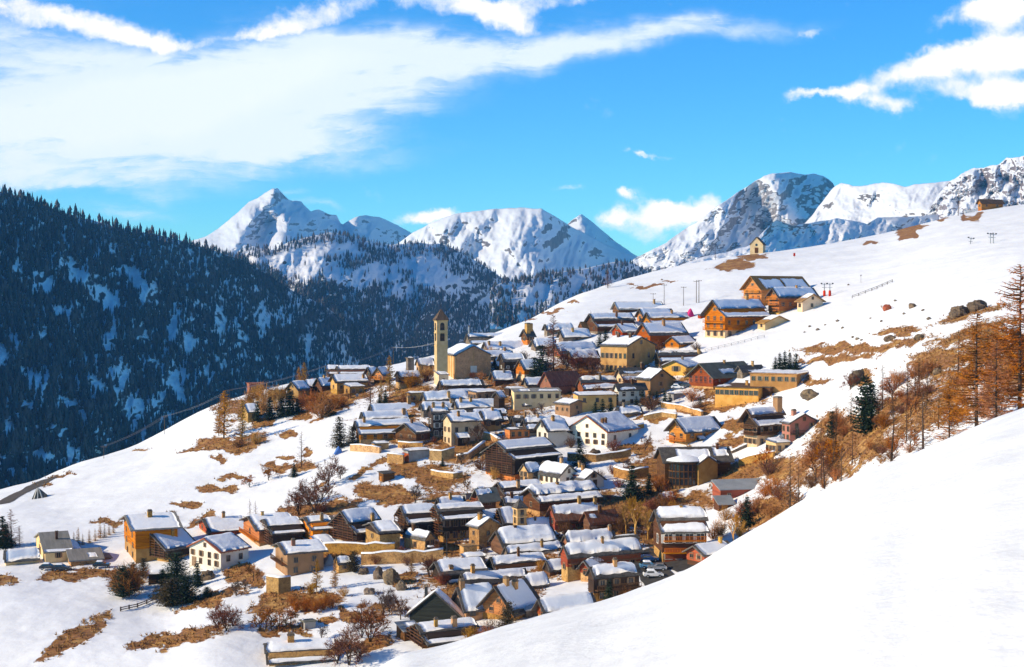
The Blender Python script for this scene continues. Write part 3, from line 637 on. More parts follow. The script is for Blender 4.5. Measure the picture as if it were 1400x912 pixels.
    # balconies on the gable / on the eave wall (heights as share of the wall)
    def balcony(fc, z, s0, s1):
        b = MB(); b.box(s0, s1, -1.25, 0, z-.15, z)
        q = b.build('balcony', mt[rail], root, (-off, 0, 0) if fc == 'X' else (0, -off, 0), -pi/2 if fc == 'X' else 0)
        if fc == 'X': q.rotation_euler = (0, 0, -pi/2)
        b = MB(); b.box(s0, s1, -1.25, -1.17, z+.92, z+1.02); b.box(s0, s1, -1.23, -1.19, z+.12, z+.2)
        n = max(2, int((s1-s0)/.35))
        for k in range(n+1):
            s = s0+(s1-s0-.06)*k/n; wd = .12 if k % 5 == 0 else .07
            b.box(s, s+wd, -1.235, -1.185, z, z+.95)
        b.build('railing', mt[rail], q)
    for zz in bal:
        if gf == 'X':     # gable on the x=0 face: turned frame runs along -y, so mirror
            balcony_x(root, off, h*zz, .1, Wv-.1, rail)
        else: balcony(gf, h*zz, .1, Wv-.1)
    for zz in balE:
        if ef == 'X': balcony_x(root, off, h*zz, .1, Lu-.1, rail)
        else: balcony(ef, h*zz, .1, Lu-.1)
    if gal:               # open timber drying gallery across the gable
        b = MB(); d = 1.15; z1 = hs if up else h*.4
        np_ = max(2, int(Wv/1.9))
        for k in range(np_+1):
            v = .05+(Wv-.1)*k/np_; zt_ = h+rise*(1-abs(v-half)/half)
            b.add(*pbox(mp, -d-.08, -d+.08, v-.08, v+.08, z1-.2, zt_))
            b.add(*pbox(mp, -d, 0, v-.07, v+.07, z1-.15, z1))
        z = z1; k = 0
        while z < h+rise-.6:
            hw = half if z < h else half-(z-h)/sl
            b.add(*pbox(mp, -d-.14-.03*(k % 2), -d-.03, half-hw+.02, half+hw-.02, z, z+.13)); z += .62; k += 1
        b.add(*pbox(mp, -d, -off, .0, Wv, z1-.12, z1-.02))
        if h-z1 > 2.6: b.add(*pbox(mp, -d, -off, .0, Wv, z1+(h-z1)*.55, z1+(h-z1)*.55+.1))
        b.build('drying_gallery', mt[galm], root)
    if post:
        b = MB(); zt_ = float(zf0(-oe))
        for k in range(post):
            u = .2+(Lu-.4)*k/max(post-1, 1); b.add(*pbox(mp, u-.1, u+.1, -oe+.1, -oe+.3, fd, zt_-.1))
        b.build('post_row' if post > 1 else 'post', mt['brown'], root)
    return root, dict(L=Lu, W=Wv, h=h, rise=rise, Y=Y, mp=mp, a=an, z=z0)
def pbox(mp, u0, u1, v0, v1, z0, z1):
    v = [mp(u, w_, z) for z in (z0, z1) for w_ in (v0, v1) for u in (u0, u1)]
    return v, [(0, 2, 3, 1), (4, 5, 7, 6), (0, 1, 5, 4), (2, 6, 7, 3), (0, 4, 6, 2), (1, 3, 7, 5)]
def balcony_x(root, off, z, s0, s1, m):
    b = MB(); b.box(-off-1.25, -off, s0, s1, z-.15, z); q = b.build('balcony', mt[m], root)
    b = MB(); b.box(-off-1.25, -off-1.17, s0, s1, z+.92, z+1.02); b.box(-off-1.23, -off-1.19, s0, s1, z+.12, z+.2)
    n = max(2, int((s1-s0)/.35))
    for k in range(n+1):
        s = s0+(s1-s0-.06)*k/n; wd = .12 if k % 5 == 0 else .07
        b.box(-off-1.235, -off-1.185, s, s+wd, z, z+.95)
    b.build('railing', mt[m], q)
def flat_block(xl, xc, xr, base, top, label, a=24., name='house', cat='house', wall='stone', roof='slate', snow=1, wl=(0, 0), wr=(0, 0), win=(.9, 1.2), fr='frame', door=None, ch=(), oe=.3, grp=None, mono=0.):
    """building under a flat or single-slope roof; mono = rise towards the back, as share of the depth"""
    global HS; HS += 1; seed = HS*13
    x0, Y, z0 = hit(xc, base); an = R(a); c_, s_ = cos(an), sin(an); tl = (xl-CX)/F; tr = (xr-CX)/F
    L = min(max((tr*Y-x0)/(c_-tr*s_), 2), 45); Wd = min(max((x0-tl*Y)/(s_+tl*c_), 2), 26)
    h = max(unp(xc, top, Y)[2]-z0, 1.5)
    root = empty(name, (x0, Y, z0), an); tag(root, label, cat, grp); FOOT.append((x0, Y, c_, s_, L, Wd))
    idn = lambda u, v, z: (u, v, z); hb = h+mono*Wd
    b = MB(); b.extrude([(0, -4.5), (Wd, -4.5), (Wd, hb), (0, h)], idn, 0, L); b.build('wall', mt[wall], root)
    zf = lambda v: h+.2+mono*np.asarray(v)
    b = MB(); b.extrude([(-oe, h+.2-mono*oe), (Wd+oe, hb+.2+mono*oe), (Wd+oe, hb+mono*oe+.02), (-oe, h+.02-mono*oe)], idn, -oe, L+oe); ro = b.build('roof', mt[roof], root)
    if snow == 1: snow_sheet(-oe*.8, L+oe*.8, -oe*.8, Wd+oe*.8, zf, idn, .4, seed, ro)
    elif isinstance(snow, tuple):
        for k, (ua, ub, va, vb_) in enumerate(snow): snow_sheet(L*ua, L*ub, Wd*va, Wd*vb_, zf, idn, .3, seed+k, ro, .4)
    for fc, (nc, nr), wd in (('X', wl, Wd), ('Y', wr, L)):
        for r_ in range(nr):
            z = .9+(h-.6)/max(nr, 1)*r_ if nr > 1 else max(h*.35, h-2.1)
            for k in range(nc):
                s = wd*(k+.5)/nc
                if z+win[1]+.15 < h: put_window(root, (-.02, s, z) if fc == 'X' else (s, -.02, z), -pi/2 if fc == 'X' else 0, win[0], win[1], fr)
    for q in ch:
        A = (q[0]*L, q[1]*Wd); zb = float(zf(A[1])); b = MB(); b.box(A[0]-.35, A[0]+.35, A[1]-.35, A[1]+.35, zb-.3, zb+1.4)
        c2 = b.build('chimney', mt['stone'], root); b = MB(); b.box(A[0]-.45, A[0]+.45, A[1]-.45, A[1]+.45, zb+1.4, zb+1.52); b.build('cap', mt['greystone'], c2)
    if door:
        fc, s, m, w, hh = door; s *= (Wd if fc == 'X' else L)
        b = MB(); b.box(-w/2, w/2, -.08, .02, 0, hh); d = b.build('door', mt[m], root, (-.02, s, 0) if fc == 'X' else (s, -.02, 0), -pi/2 if fc == 'X' else 0)
    return root, dict(L=L, W=Wd, h=h, z=z0)
H = house
# ---- row along the lower left
H(3,8,49,774,764,748,'low cream barn under deep snow at the far left edge of the village', name='barn', cat='barn', wall='cream', wg=(0,0), we=(2,1), og=.4)
H(46,62,95,771,755,740,'small grey and cream house with plain grey roof, left of the car sheds', wall='cream', roof='greyroof', snow=((.05,.95,.0,.12),), wg=(1,1), we=(1,1), og=.5, oe=.4, th=.2, door=('g',.5,'brown'))
H(86,97,137,775,768,760,'long low stone shed with bare tan roof beside the snowy track', name='shed', cat='shed', wall='stone', roof='greyroof', snow=((.55,.8,.2,.6),), wg=(0,0), we=(3,1), win=(1.2,1.1), og=.5)
H(168,186,240,771,724,713,'tall narrow house with orange boarded top over masonry, behind the open drying barn', wall='tan', up='orange', ups=.42, snow='thin', roof='greyroof', wg=(2,3), we=(0,0), ch=((.45,.75,1.1),), og=1.4)
H(189,230,263,769,750,729,'dark open-fronted drying barn with snow roof, left of the white gabled house', a=50, name='barn', cat='barn', wall='tan', up='dark', ups=.35, gal=1, wg=(0,0), we=(0,0), galm='brown', ch=((.5,.6,.7),), og=1.3)
H(257,302,338,781,754,736,'white gabled house with red brown verge, standing above the dark junipers on the left', a=50, wall='white', wg=(4,2), we=(2,1), fr='frame', door=('g',.85,'frame'), ch=(), og=.6, oe=.5, roof='brick', th=.45)
H(271,290,336,738,726,715,'reddish brown timber house behind the white gabled house with junipers', wall='stone', up='redwood', ups=.3, wg=(2,1), we=(0,0), roof='slate', ch=((.5,.9),), og=1.1)
H(332,355,402,748,724,715,'bright orange timber chalet front next to the dark open barn', name='chalet', cat='chalet', wall='tan', up='orange', ups=.22, wg=(1,1), we=(0,0), bal=(.35,), rail='orange', og=1.2)
H(354,374,412,749,725,716,'dark open-fronted barn with two bands of roof snow beside the bright orange chalet', name='barn', cat='barn', wall='stone', up='dark', ups=.2, gal=1, tier=1, wg=(0,0), we=(0,0), og=1.1)
H(411,428,456,742,719,708,'small orange boarded house with two rows of windows and yellow side wall', wall='yellow', up='orange', ups=.05, tier=1, wg=(2,2), we=(1,2), ch=((.55,.5),), og=1.1)
H(454,488,520,745,723,699,'broad dark timber barn with log galleries above the yellow terrace wall', a=40, name='barn', cat='barn', wall='stone', up='dark', ups=.22, gal=1, tier=1, wg=(0,0), we=(0,0), galm='brown', og=1.4, ch=((.8,.3),))
H(499,519,546,757,727,720,'yellow stone block like a low tower with snow roof beside the log gallery barn', wall='stone', we=(0,0), wg=(1,2), og=.7, win=(.7,.9), up='dark', ups=.85)
H(545,560,596,742,709,692,'dark timber house with stacked balconies and long snowy roof, left one of a pair', wall='stone', up='dark', ups=.3, gal=1, tier=1, wg=(0,0), we=(2,1), og=1.2, galm='brown')
H(552,581,594,756,737,727,'small yellow stone annex with one window in front of the stacked balconies', a=45, g='R', wall='stone', wg=(2,1), we=(1,2), og=.4, oe=.3, minp=16)
H(592,606,659,742,704,691,'dark timber house with glazed upper front and hanging galleries, right one of a pair', wall='stone', up='dark', ups=.3, gal=1, tier=1, wg=(0,0), we=(5,2), og=1.2, win=(1.1,1.5))
H(641,655,682,752,719,708,'yellow stone tower house with grey gable wall and snow capped chimney', g='R', a=35, wall='stone', wg=(1,2), we=(1,2), ch=((.4,.5,.9),), og=.6, win=(.7,.9))
H(375,393,441,790,756,743,'rust coloured house with bare chimney standing alone below the village row', wall='tan', roof='slate', snow='full', wg=(1,1), we=(2,2), ch=((.25,.5,.8,'brick'),), bal=(.5,), og=1.0)
H(461,463,481,785,770,760,'little stone shed with snow roof beside the big juniper below the terrace', name='shed', cat='shed', wall='stone', wg=(0,0), we=(1,1), og=.3, oe=.3, win=(.6,.6))
flat_block(425,436,458,754,744,'low yellow lean-to building joined to the terrace wall', wall='stone', snow=1, wr=(1,1), mono=.12)
flat_block(409,417,430,863,851,'small grey hut with mossy roof on the snow near the bottom', name='shed', cat='shed', wall='grey', roof='greenroof', snow=((.0,.3,.6,1.),), mono=-.1, door=('X',.5,'dark',1.,1.6))
H(358,368,456,912,900,880,'long snowed-over roof with stone chimney at the very bottom of the picture', a=12, wall='stone', tier=1, wg=(0,0), we=(0,0), ch=((.35,.9,1.2),), Wm=10)
# ---- lower centre cluster
H(563,586,652,890,872,853,'low dark timber house with paired snow bands and two chimneys just behind the snow bank', wall='stone', up='dark', ups=.3, tier=1, gal=1, wg=(0,0), we=(0,0), ch=((.62,.55,.9,'tan'),(.25,.6,.6)), og=1.1)
flat_block(541,553,575,878,864,'small shed with pale green tin roof left of the lowest dark timber house', name='shed', cat='shed', wall='brown', roof='metal', snow=((.3,1,.0,.8),), mono=.15)
H(549,562,628,853,836,809,'big dark green boarded barn with snow only along its roof edge', a=-14, g='R', name='barn', cat='barn', wall='stone', up='green', ups=.12, wg=(0,0), we=(0,0), ch=((.55,.55,.5,'darkmetal',2.4),), og=.5, oe=1.2, th=.3)
H(592,606,661,800,783,768,'dark gabled timber house with grey snow roof behind the lone chimney', wall='redwood', up='dark', ups=.3, wg=(0,0), we=(0,0), th=.3, og=1.0)
H(607,612,636,798,788,778,'tiny snow topped roof with stone chimney between the dark gabled house and the green barn', wall='stone', wg=(0,0), we=(1,1), ch=((.2,.2,.9,'tan'),), tier=1)
H(630,637,719,806,800,782,'very long low house under one wide sheet of snow, ridge almost level', wall='greystone', wg=(0,0), we=(0,0), og=.6, ch=((.15,.95),))
H(717,721,748,808,800,785,'short house with rounded snow hump at the end of the wide sheet roof', wall='greystone', up='dark', ups=.3, wg=(0,0), we=(1,1), th=.8, og=.5)
H(620,637,676,853,831,800,'pinkish house with huge smooth snow roof and one dark window, right of the green barn', wall='tan', we=(2,1), wg=(0,0), th=.5, win=(1.2,1.3), ch=((.05,.9,.9,'tan'),))
H(660,704,735,850,833,801,'snow roofed chalet with long verge beam and orange end wall by the snow bank', a=52, name='chalet', cat='chalet', wall='stone', up='orange', ups=.3, wg=(2,1), we=(1,1), ch=((.25,.9,.9,'tan'),(.5,.7,.9)), og=1.6, oe=1.0)
flat_block(716,720,741,846,838,'small shed with pale green tin roof below the orange chalet end wall', name='shed', cat='shed', wall='greystone', roof='metal', snow=0, mono=.2)
H(736,748,810,850,834,805,'wide snow roof with dark front gable touching the rim of the snow bank', a=30, wall='stone', up='redwood', ups=.4, wg=(1,1), we=(0,0), og=1.2)
H(672,689,761,762,745,726,'long house with brown gable and single thick snow slab, below the slate spire', wall='brown', we=(0,0), wg=(0,0), up='brown', ups=.2, th=.6, og=.7)
H(688,697,772,772,761,747,'long roof of two overlapping snow bands in front of the thick slab roof', wall='greystone', tier=1, we=(0,0), wg=(0,0), og=.5, ch=((.62,.6,.5),))
H(666,679,746,788,779,762,'twin band snow roof with brown pole chimney, above the wide sheet roof', wall='brown', tier=1, wg=(0,0), we=(0,0), ch=((.52,.8,.5,'brown',1.8),), og=.6)
H(746,752,772,788,776,763,'short snow roof with brown post beside the lane of the lower hamlet', wall='brown', up='dark', ups=.4, we=(1,1), wg=(0,0), og=.5)
H(770,778,842,752,743,731,'long snow roof with thin back ridge above the brick red wall', wall='brick', wg=(0,0), we=(0,0), th=.6, og=.5, ch=((.92,.7,.6,'tan',1.6),))
H(838,843,873,752,744,729,'wavy snow roof of three bands at the right end of the lower hamlet', wall='brown', tier=1, wg=(0,0), we=(0,0), og=.5)
H(768,776,876,797,758,745,'long brick red and dark boarded house with yellow base and level snow roof', wall='stone', up='redwood', ups=.55, we=(4,1), wg=(1,1), th=.5, og=.4, ch=((.5,.6,.5,'tan',1.6),))
H(797,806,838,796,775,760,'small yellow gabled house with round topped window and snow verge', a=55, wall='stone', up='redwood', ups=.55, wg=(1,1), we=(1,1), og=.8)
H(806,812,874,826,785,769,'dark timber house behind the lone spruce at the rim of the snow bank', wall='stone', up='dark', ups=.35, we=(3,2), wg=(0,1), th=.6, og=.5, ch=((.5,.6,.7,'tan'),))
# ---- slate spire and around it
H(716,722,759,733,720,704,'snow covered nave roof joined to the right of the small slate spire', wall='cream', g='L', we=(0,0), wg=(0,0), th=.55, og=.5, ch=((.3,.6,.5,'darkmetal',.8),), name='chapel', cat='chapel')
H(679,690,706,730,712,694,'dark timber house with steep snowy side, left of the small slate spire', wall='stone', up='dark', ups=.4, gal=1, wg=(0,0), we=(0,0))
H(650,659,677,708,679,663,'tower like house with olive roof, red balcony and cream ground floor', a=30, wall='cream', up='brown', ups=.38, roof='greenroof', snow=((.0,.7,.5,.95),), wg=(2,2), we=(1,2), bal=(.42,.7), rail='redwood', og=1.2, oe=1.2)
flat_block(631,637,651,684,676,'small dark shed with bare roof left of the olive roofed tower house', name='shed', cat='shed', wall='grey', roof='slate', snow=0, mono=-.12)
H(676,690,741,684,671,660,'dark roof with two blue grey snow bands below the long white house', wall='greystone', tier=1, wg=(0,0), we=(0,0), th=.3, ch=((.4,.3,.8),), up='dark', ups=.3)
H(687,693,731,704,689,679,'cream house under a single level snow roof right above the slate spire', wall='cream', up='greystone', ups=.5, wg=(1,1), we=(2,1), og=.7)
H(716,738,819,708,681,668,'long house with brown boarded gable and very thick rounded snow, above the rust eave house', a=30, wall='stone', up='brown', ups=.3, wg=(1,1), we=(0,0), th=.75, tier=1, og=1.2)
H(752,759,820,728,702,684,'wood fronted house with rust coloured eave below the snow and long balcony', wall='stone', up='redwood', ups=.12, roof='rust', snow='upper', we=(5,2), wg=(1,1), balE=(.45,), rail='brown', ch=((.95,.8,.7),(.6,1.0,.7)), og=.7, oe=1.6)
H(799,806,842,729,708,692,'house with bare rust red roof and a single scrap of snow', a=30, wall='stone', up='brown', ups=.25, roof='rust', snow=((.1,.28,.5,.75),), we=(3,1), wg=(0,0), balE=(.4,), og=.8, oe=1.4)
# ---- centre
H(664,704,762,660,623,604,'tall dark timber house with log galleries over an orange red ground floor', a=40, wall='orange', up='dark', ups=.30, gal=1, tier=1, wg=(2,1), we=(0,0), galm='brown', og=1.6, th=.3)
H(711,722,742,664,644,631,'narrow yellow house with snow roof squeezed between the dark log house and the white terrace', a=40, wall='yellow', wg=(2,2), we=(1,2), og=.4, oe=.4)
H(731,765,791,670,650,636,'long white house with a row of small windows and brown end gable', g='R', a=38, wall='white', up=None, wg=(1,1), we=(5,1), fr='frame', ch=((.3,1.,.7,'tan'),), og=.5, oe=.6, win=(.7,1.2))
flat_block(785,790,799,668,650,'narrow red fronted passage house between the white terrace and the blue shaded gable', wall='redwood', snow=1, wr=(1,1), a=38)
H(774,798,826,672,656,644,'white house with blue shaded gable and one dark arched window', g='R', a=32, wall='white', wg=(1,1), we=(2,1), ch=((.5,.8,.7,'tan'),(.8,1.,.7)), og=.5, win=(1.1,1.4), door=('e',.25,'red'))
H(776,830,873,613,590,568.5,'white three storey house with many windows and brown verge in the middle of the village', a=50, wall='white', wg=(5,2), we=(2,1), fr='frame', door=('g',.88,'frame'), ch=((.1,.4,.7,'brown'),(.2,.4,.7,'brown')), og=.6, oe=.5, roof='brick', th=.45)
H(734,749,776,614,587,574,'white house with red shaded long wall left of the three storey white house', a=30, wall='white', wg=(2,2), we=(0,0), ch=((.45,.7,.8),), og=.8, oe=.8)
H(715,720,768,598,580,563,'thick double snow slab over dark timber, above the red walled house', wall='greystone', up='dark', ups=.3, tier=1, wg=(0,1), we=(3,1), th=.6)
flat_block(690,697,724,602,588,'low cream building with orange red front left of the red walled house', wall='orange', snow=((.0,.6,.2,1.),), wr=(3,1))
H(606,617,658,610,576,567,'yellow house with white sunlit end and bare tree in front, left of the village street', a=28, wall='cream', wg=(2,2), we=(3,2), ch=((.3,.5,.7,'tan'),), og=.4, oe=.4, win=(.8,1.3), door=('e',.9,'frame'))
H(586,592,611,600,563,555,'tall black shaded house with two white windows left of the yellow house', a=20, wall='greystone', up='dark', ups=.25, wg=(1,2), we=(2,3), fr='whiteframe', win=(1.1,1.4), ch=((.1,.5),(.8,.5)))
H(541,569,587,609,591,579,'brown gabled house with balcony and bluish snow roof next to the long red house', a=48, wall='stone', up='brown', ups=.35, wg=(2,1), we=(1,1), bal=(.4,), og=1.1, th=.25)
H(487,493,560,612,587,573,'long red boarded house on a yellow stone base with wide double snow roof', a=22, wall='stone', up='orange', ups=.42, wg=(1,1), we=(5,1), tier=1, og=1.4, ch=((.1,.7,.7),))
H(493,499,556,590,574,562,'snow roof with a row of thin rods, just behind the long red house', wall='greystone', wg=(0,0), we=(0,0), ch=((.95,.5,1.,'tan'),), th=.35)
H(505,511,567,574,562,553,'low snow roof with leaning dark end board behind the rod lined roof', wall='greystone', up='dark', ups=.3, wg=(0,0), we=(0,0), th=.3, ch=((.9,.9,1.1,'tan',2.),))
flat_block(551,558,588,633,617,'red door garage with snow on top under the yellow house wall', name='garage', cat='garage', wall='grey', snow=1, a=30, door=('X',.5,'redwood',4.,2.6))
flat_block(517,524,539,660,648,'tiny dark hut alone on the brown slope', name='shed', cat='shed', wall='brown', roof='slate', snow=0, a=35, mono=.1, door=('X',.5,'orange',1.,1.6))
flat_block(508,512,531,618,607,'yellow stone store with rounded snow cap below the long red house', name='shed', cat='shed', wall='stone', snow=1, a=20)
# ---- around the church
H(599,606,661,541,531,521,'snow roofed barn with dark gable right under the church front', name='barn', cat='barn', wall='stone', up='dark', ups=.3, tier=1, wg=(1,1), we=(0,0))
flat_block(640,651,680,549,537,'tan house with slanting snow roof and glowing wooden front below the church', wall='tan', wl=(3,1), wr=(3,1), a=40, mono=.08, win=(1.,1.1))
H(577,583,639,556,546,536,'long smooth snow roof with one small chimney below the church porch', wall='greystone', wg=(0,0), we=(0,0), ch=((.55,.2,.8),), th=.5)
H(575,579,622,572,558,549,'flat lying snow roof behind the black shaded house', wall='greystone', wg=(0,0), we=(0,0), th=.5, ch=((.9,.6),))
H(620,626,680,568,556,548,'snow roof with several roof windows left of the village street', wall='greystone', wg=(0,0), we=(3,1), th=.5, ch=((.1,.5),(.35,.5)))
H(677,682,690,562,541,527,'narrow dark gable house at the top of the shaded street', a=50, wall='dark', wg=(0,0), we=(0,0), og=.5)
flat_block(699,703,767,562,536,'wide building with bare greyish terraced roof, right of the shaded street', wall='cream', roof='greyroof', snow=((.1,.35,.1,.5),(.5,.95,.05,.35)), a=14, mono=.18, wr=(6,1))
H(711,716,768,560,552,545,'snow heaped roof directly below the greyish terraced roof', wall='greystone', wg=(0,0), we=(0,0), th=.7, ch=((.6,.8,.6),))
H(739,755,794,544,525,507,'house with bare rust brown pitched roof and red gable under the tall bare larch', a=32, wall='stone', up='brick', ups=.3, roof='rust', snow=0, wg=(1,1), we=(0,0), og=.9)
H(683,690,717,519,492,484,'dark shaded house front with smooth snow roof right of the church front', wall='greystone', up='dark', ups=.25, wg=(1,2), we=(3,2), og=1., fr='whiteframe', win=(.6,.9))
H(706,717,739,523,503,492,'small house with orange boarded front and white end wall, right of the dark shaded front', a=30, wall='cream', up='orange', ups=.55, wg=(1,1), we=(1,1), og=.8, win=(.8,1.3))
H(660,667,726,487,477,468,'low snow roof with dark timber end, uphill of the dark shaded front', wall='greystone', wg=(0,0), we=(2,1), ch=((.05,.4),(.3,.3)), th=.5)
H(660,664,700,495,486,478,'snow roof half hidden behind the church gable', wall='greystone', wg=(0,0), we=(1,1), th=.5)
H(637,643,698,476,465,455,'long grey building with tall vent pipe on the crest behind the church', wall='grey', up='greystone', ups=.4, tier=1, wg=(0,0), we=(0,0), ch=((.02,.9,.6,'metal',3.),), th=.3)
H(713,721,730,472,458,450,'tiny orange brown house with two big stone chimneys on the upper slope', a=35, wall='orange', up='brown', ups=.5, wg=(1,1), we=(1,1), ch=((.2,.4,1.6,'stone',3.2),(.8,.8,1.4,'tan',2.2)), snow=0)
H(756,766,815,491,481,469,'reddish gabled house behind the bare larch under thick snow', a=30, wall='stone', up='redwood', ups=.4, wg=(1,1), we=(1,1), th=.6, og=1.)
H(764,770,806,470,459,450,'snow buried roof with tiny chimneys above the bare larch', wall='greystone', wg=(0,0), we=(1,1), th=.7, ch=((.4,.5),))
H(744,748,782,460,449,443,'low white hut roof at the upper left rim of the village', name='shed', cat='shed', wall='greystone', wg=(0,0), we=(0,0), th=.5)
H(792,796,805,456,445,438,'little brown hut with bare tan roof left of the grey barn', name='shed', cat='shed', wall='brown', roof='woodroof', snow=0, wg=(0,0), we=(0,0), og=.3)
# ---- upper village
H(838,846,906,430,421,413,'long wooden hall on posts with thin snow at the top of the village', name='hall', cat='hall', wall='stone', up='brown', ups=.3, wg=(0,0), we=(5,1), snow='thin', roof='greyroof', th=.2, og=1.)
H(800,817,869,458,443,429,'big dark timber barn with wide grey white roof at the upper left of the village', a=30, name='barn', cat='barn', wall='greystone', up='brown', ups=.3, tier=1, wg=(2,1), we=(0,0), th=.25, og=1.2)
H(837,851,872,463,452,443,'little orange red gabled house in front of the grey white barn roof', a=34, wall='redwood', wg=(1,1), we=(1,1), roof='greyroof', snow='thin', og=.7)
H(871,880,920,441,431,421,'orange gabled chalet furthest back of the stepped pair', a=30, name='chalet', cat='chalet', wall='orange', wg=(1,1), we=(0,0), og=1.)
H(880,891,943,452,438,426,'orange gabled chalet stepped in front of its twin, near the pink tent', a=30, name='chalet', cat='chalet', wall='redwood', up='orange', ups=.3, wg=(1,2), we=(3,1), og=1.1, tier=1)
H(871,889,938,480,456,442,'red orange chalet with plain long wall and pale chimney below the stepped pair', a=32, name='chalet', cat='chalet', wall='redwood', up='redwood', ups=.4, wg=(2,2), we=(0,0), bal=(.5,), rail='orange', ch=((.5,.7,.9,'tan',2.),), og=1.1, th=.28)
H(821,857,896,511,473,461,'tall cream school like house with two rows of six windows', g='R', a=48, wall='tan', wg=(2,2), we=(6,2), ch=((.3,.8,.9,'brown'),(.75,.8,.9,'brown')), fr='frame', win=(.9,1.6), og=.5, oe=.5, th=.3)
H(910,928,953,477,469,461,'small bright yellow chalet with grey snow roof, right of the red orange chalet', a=40, name='chalet', cat='chalet', wall='yellow', up='orange', ups=.3, wg=(1,1), we=(0,0), th=.25, og=.8)
H(896,902,960,503,488,476,'long house with two even snow bands and small dark right gable', wall='stone', up='brown', ups=.3, tier=1, wg=(0,1), we=(4,1), ch=((.95,.5,.8),), og=.6)
H(906,938,957,514,501,493,'tan house with broad flat snow gable over a dark arch', a=58, wall='yellow', wg=(1,1), we=(0,0), og=.8, oe=.8, win=(1.6,1.6))
H(843,852,902,531,514,501,'house with bare dark slate roof and two snow strips, left of the brown gable house', wall='cream', roof='slate', snow=((.1,.9,.05,.3),), wg=(1,1), we=(2,1), ch=((.6,.9,.9,'brown'),), tier=1)
H(871,889,921,541,518,505,'brown plastered gable house with three small windows above the dark firs', g='R', a=28, wall='tan', wg=(1,2), we=(0,0), og=.7, oe=.6)
H(841,846,882,556,531,521,'white and yellow house with dark roof beside the stepped snow roofs', wall='cream', up='white', ups=.3, wg=(2,2), we=(3,2), snow=((.1,.6,.1,.4),), bal=(.45,))
H(790,797,845,540,526,512,'twin snow band roof above the orange slanting wall', wall='brick', tier=1, wg=(0,0), we=(2,1), th=.5, og=.5)
flat_block(784,790,843,566,541,'orange house under one slanting strip of snow', wall='yellow', a=16, mono=.1, wr=(3,1), snow=1)
H(759,779,801,571,552,547,'yellow and brown cube like house with snow cap, left of the orange slanting wall', g='R', a=40, wall='tan', wg=(1,2), we=(3,1), og=.6, oe=.6, win=(.7,.9), minp=10)
H(943,975,1030,533,514,497,'large barn like house with red timber gable and bare grey green roof', a=42, name='barn', cat='barn', wall='stone', up='redwood', ups=.18, roof='greenroof', snow=((.3,.6,.25,.55),), wg=(5,1), we=(3,1), og=1.4, oe=1., win=(.9,2.), fr='redwood')
H(1008,1015,1043,518,506,492,'small house with dark slate roof tucked behind the red timber gable barn', a=35, wall='greystone', roof='slate', snow=((.3,.8,.1,.3),), wg=(0,0), we=(0,0), og=.8)
flat_block(1026,1089,1107,530,512,'flat roofed orange building with a row of windows and grey garage door', a=62, wall='tan', roof='tan', wl=(7,1), snow=1, door=('Y',.5,'grey',5.2,3.4), win=(1.,1.2))
flat_block(978,1037,1064,549,531,'long low yellow building with nine windows and bare brown roof', a=62, wall='yellow', roof='woodroof', wl=(9,1), snow=((.0,.4,.8,.98),), door=('Y',.35,'redwood',3.,2.6), win=(1.1,1.3), oe=.5, ch=((.5,.5),(.5,.25)))
flat_block(913,921,940,548,539,'small square kiosk with flat snowy roof among the firs', name='kiosk', cat='kiosk', wall='grey', snow=1, wl=(1,1), wr=(1,1), a=35)
# big chalets
H(964,991,1048,463,428,410.5,'large orange chalet with tiers of balconies and cream ground floor, lowest of the big chalets', a=38, name='chalet', cat='chalet', wall='cream', up='orange', ups=.33, wg=(3,3), we=(5,2), bal=(.33,.62,), balE=(.33,), rail='orange', og=1.8, oe=1.2, th=.3, win=(1.,1.5), tier=1, ch=((.75,1.,1.2),))
H(1036,1046,1083,452,441,432,'low cream gable annex half sunk in snow, right of the lowest big chalet', g='R', a=26, wall='cream', roof='tan', snow='upper', wg=(0,0), we=(1,1), og=.6)
H(1017,1041,1105,420,393,377.5,'large orange chalet with snow patches on its brown roof, highest of the big chalets', a=38, name='chalet', cat='chalet', wall='orange', up='orange', ups=.3, roof='orangeroof', snow=((.12,.5,.1,.75),(.53,.95,.15,.8)), wg=(3,3), we=(0,0), bal=(.4,.75), rail='orange', og=1.6, oe=1.)
H(1051,1065,1116,430,404,393,'orange chalet with three balconies and white roof in front of the highest chalet', a=36, name='chalet', cat='chalet', wall='stone', up='orange', ups=.18, wg=(2,3), we=(5,1), bal=(.2,.5,.8), rail='orange', og=1.3, oe=.9, th=.3)
H(1090,1097,1125,427,411,402,'cream gabled annex at the right end of the orange chalets', g='R', a=24, wall='cream', wg=(1,1), we=(1,1), og=.9, oe=.8, roof='tan', snow='upper')
flat_block(954,958,966,436,431,'small dark red hut with grey roof left of the lowest big chalet', name='shed', cat='shed', wall='redwood', roof='slate', snow=0)
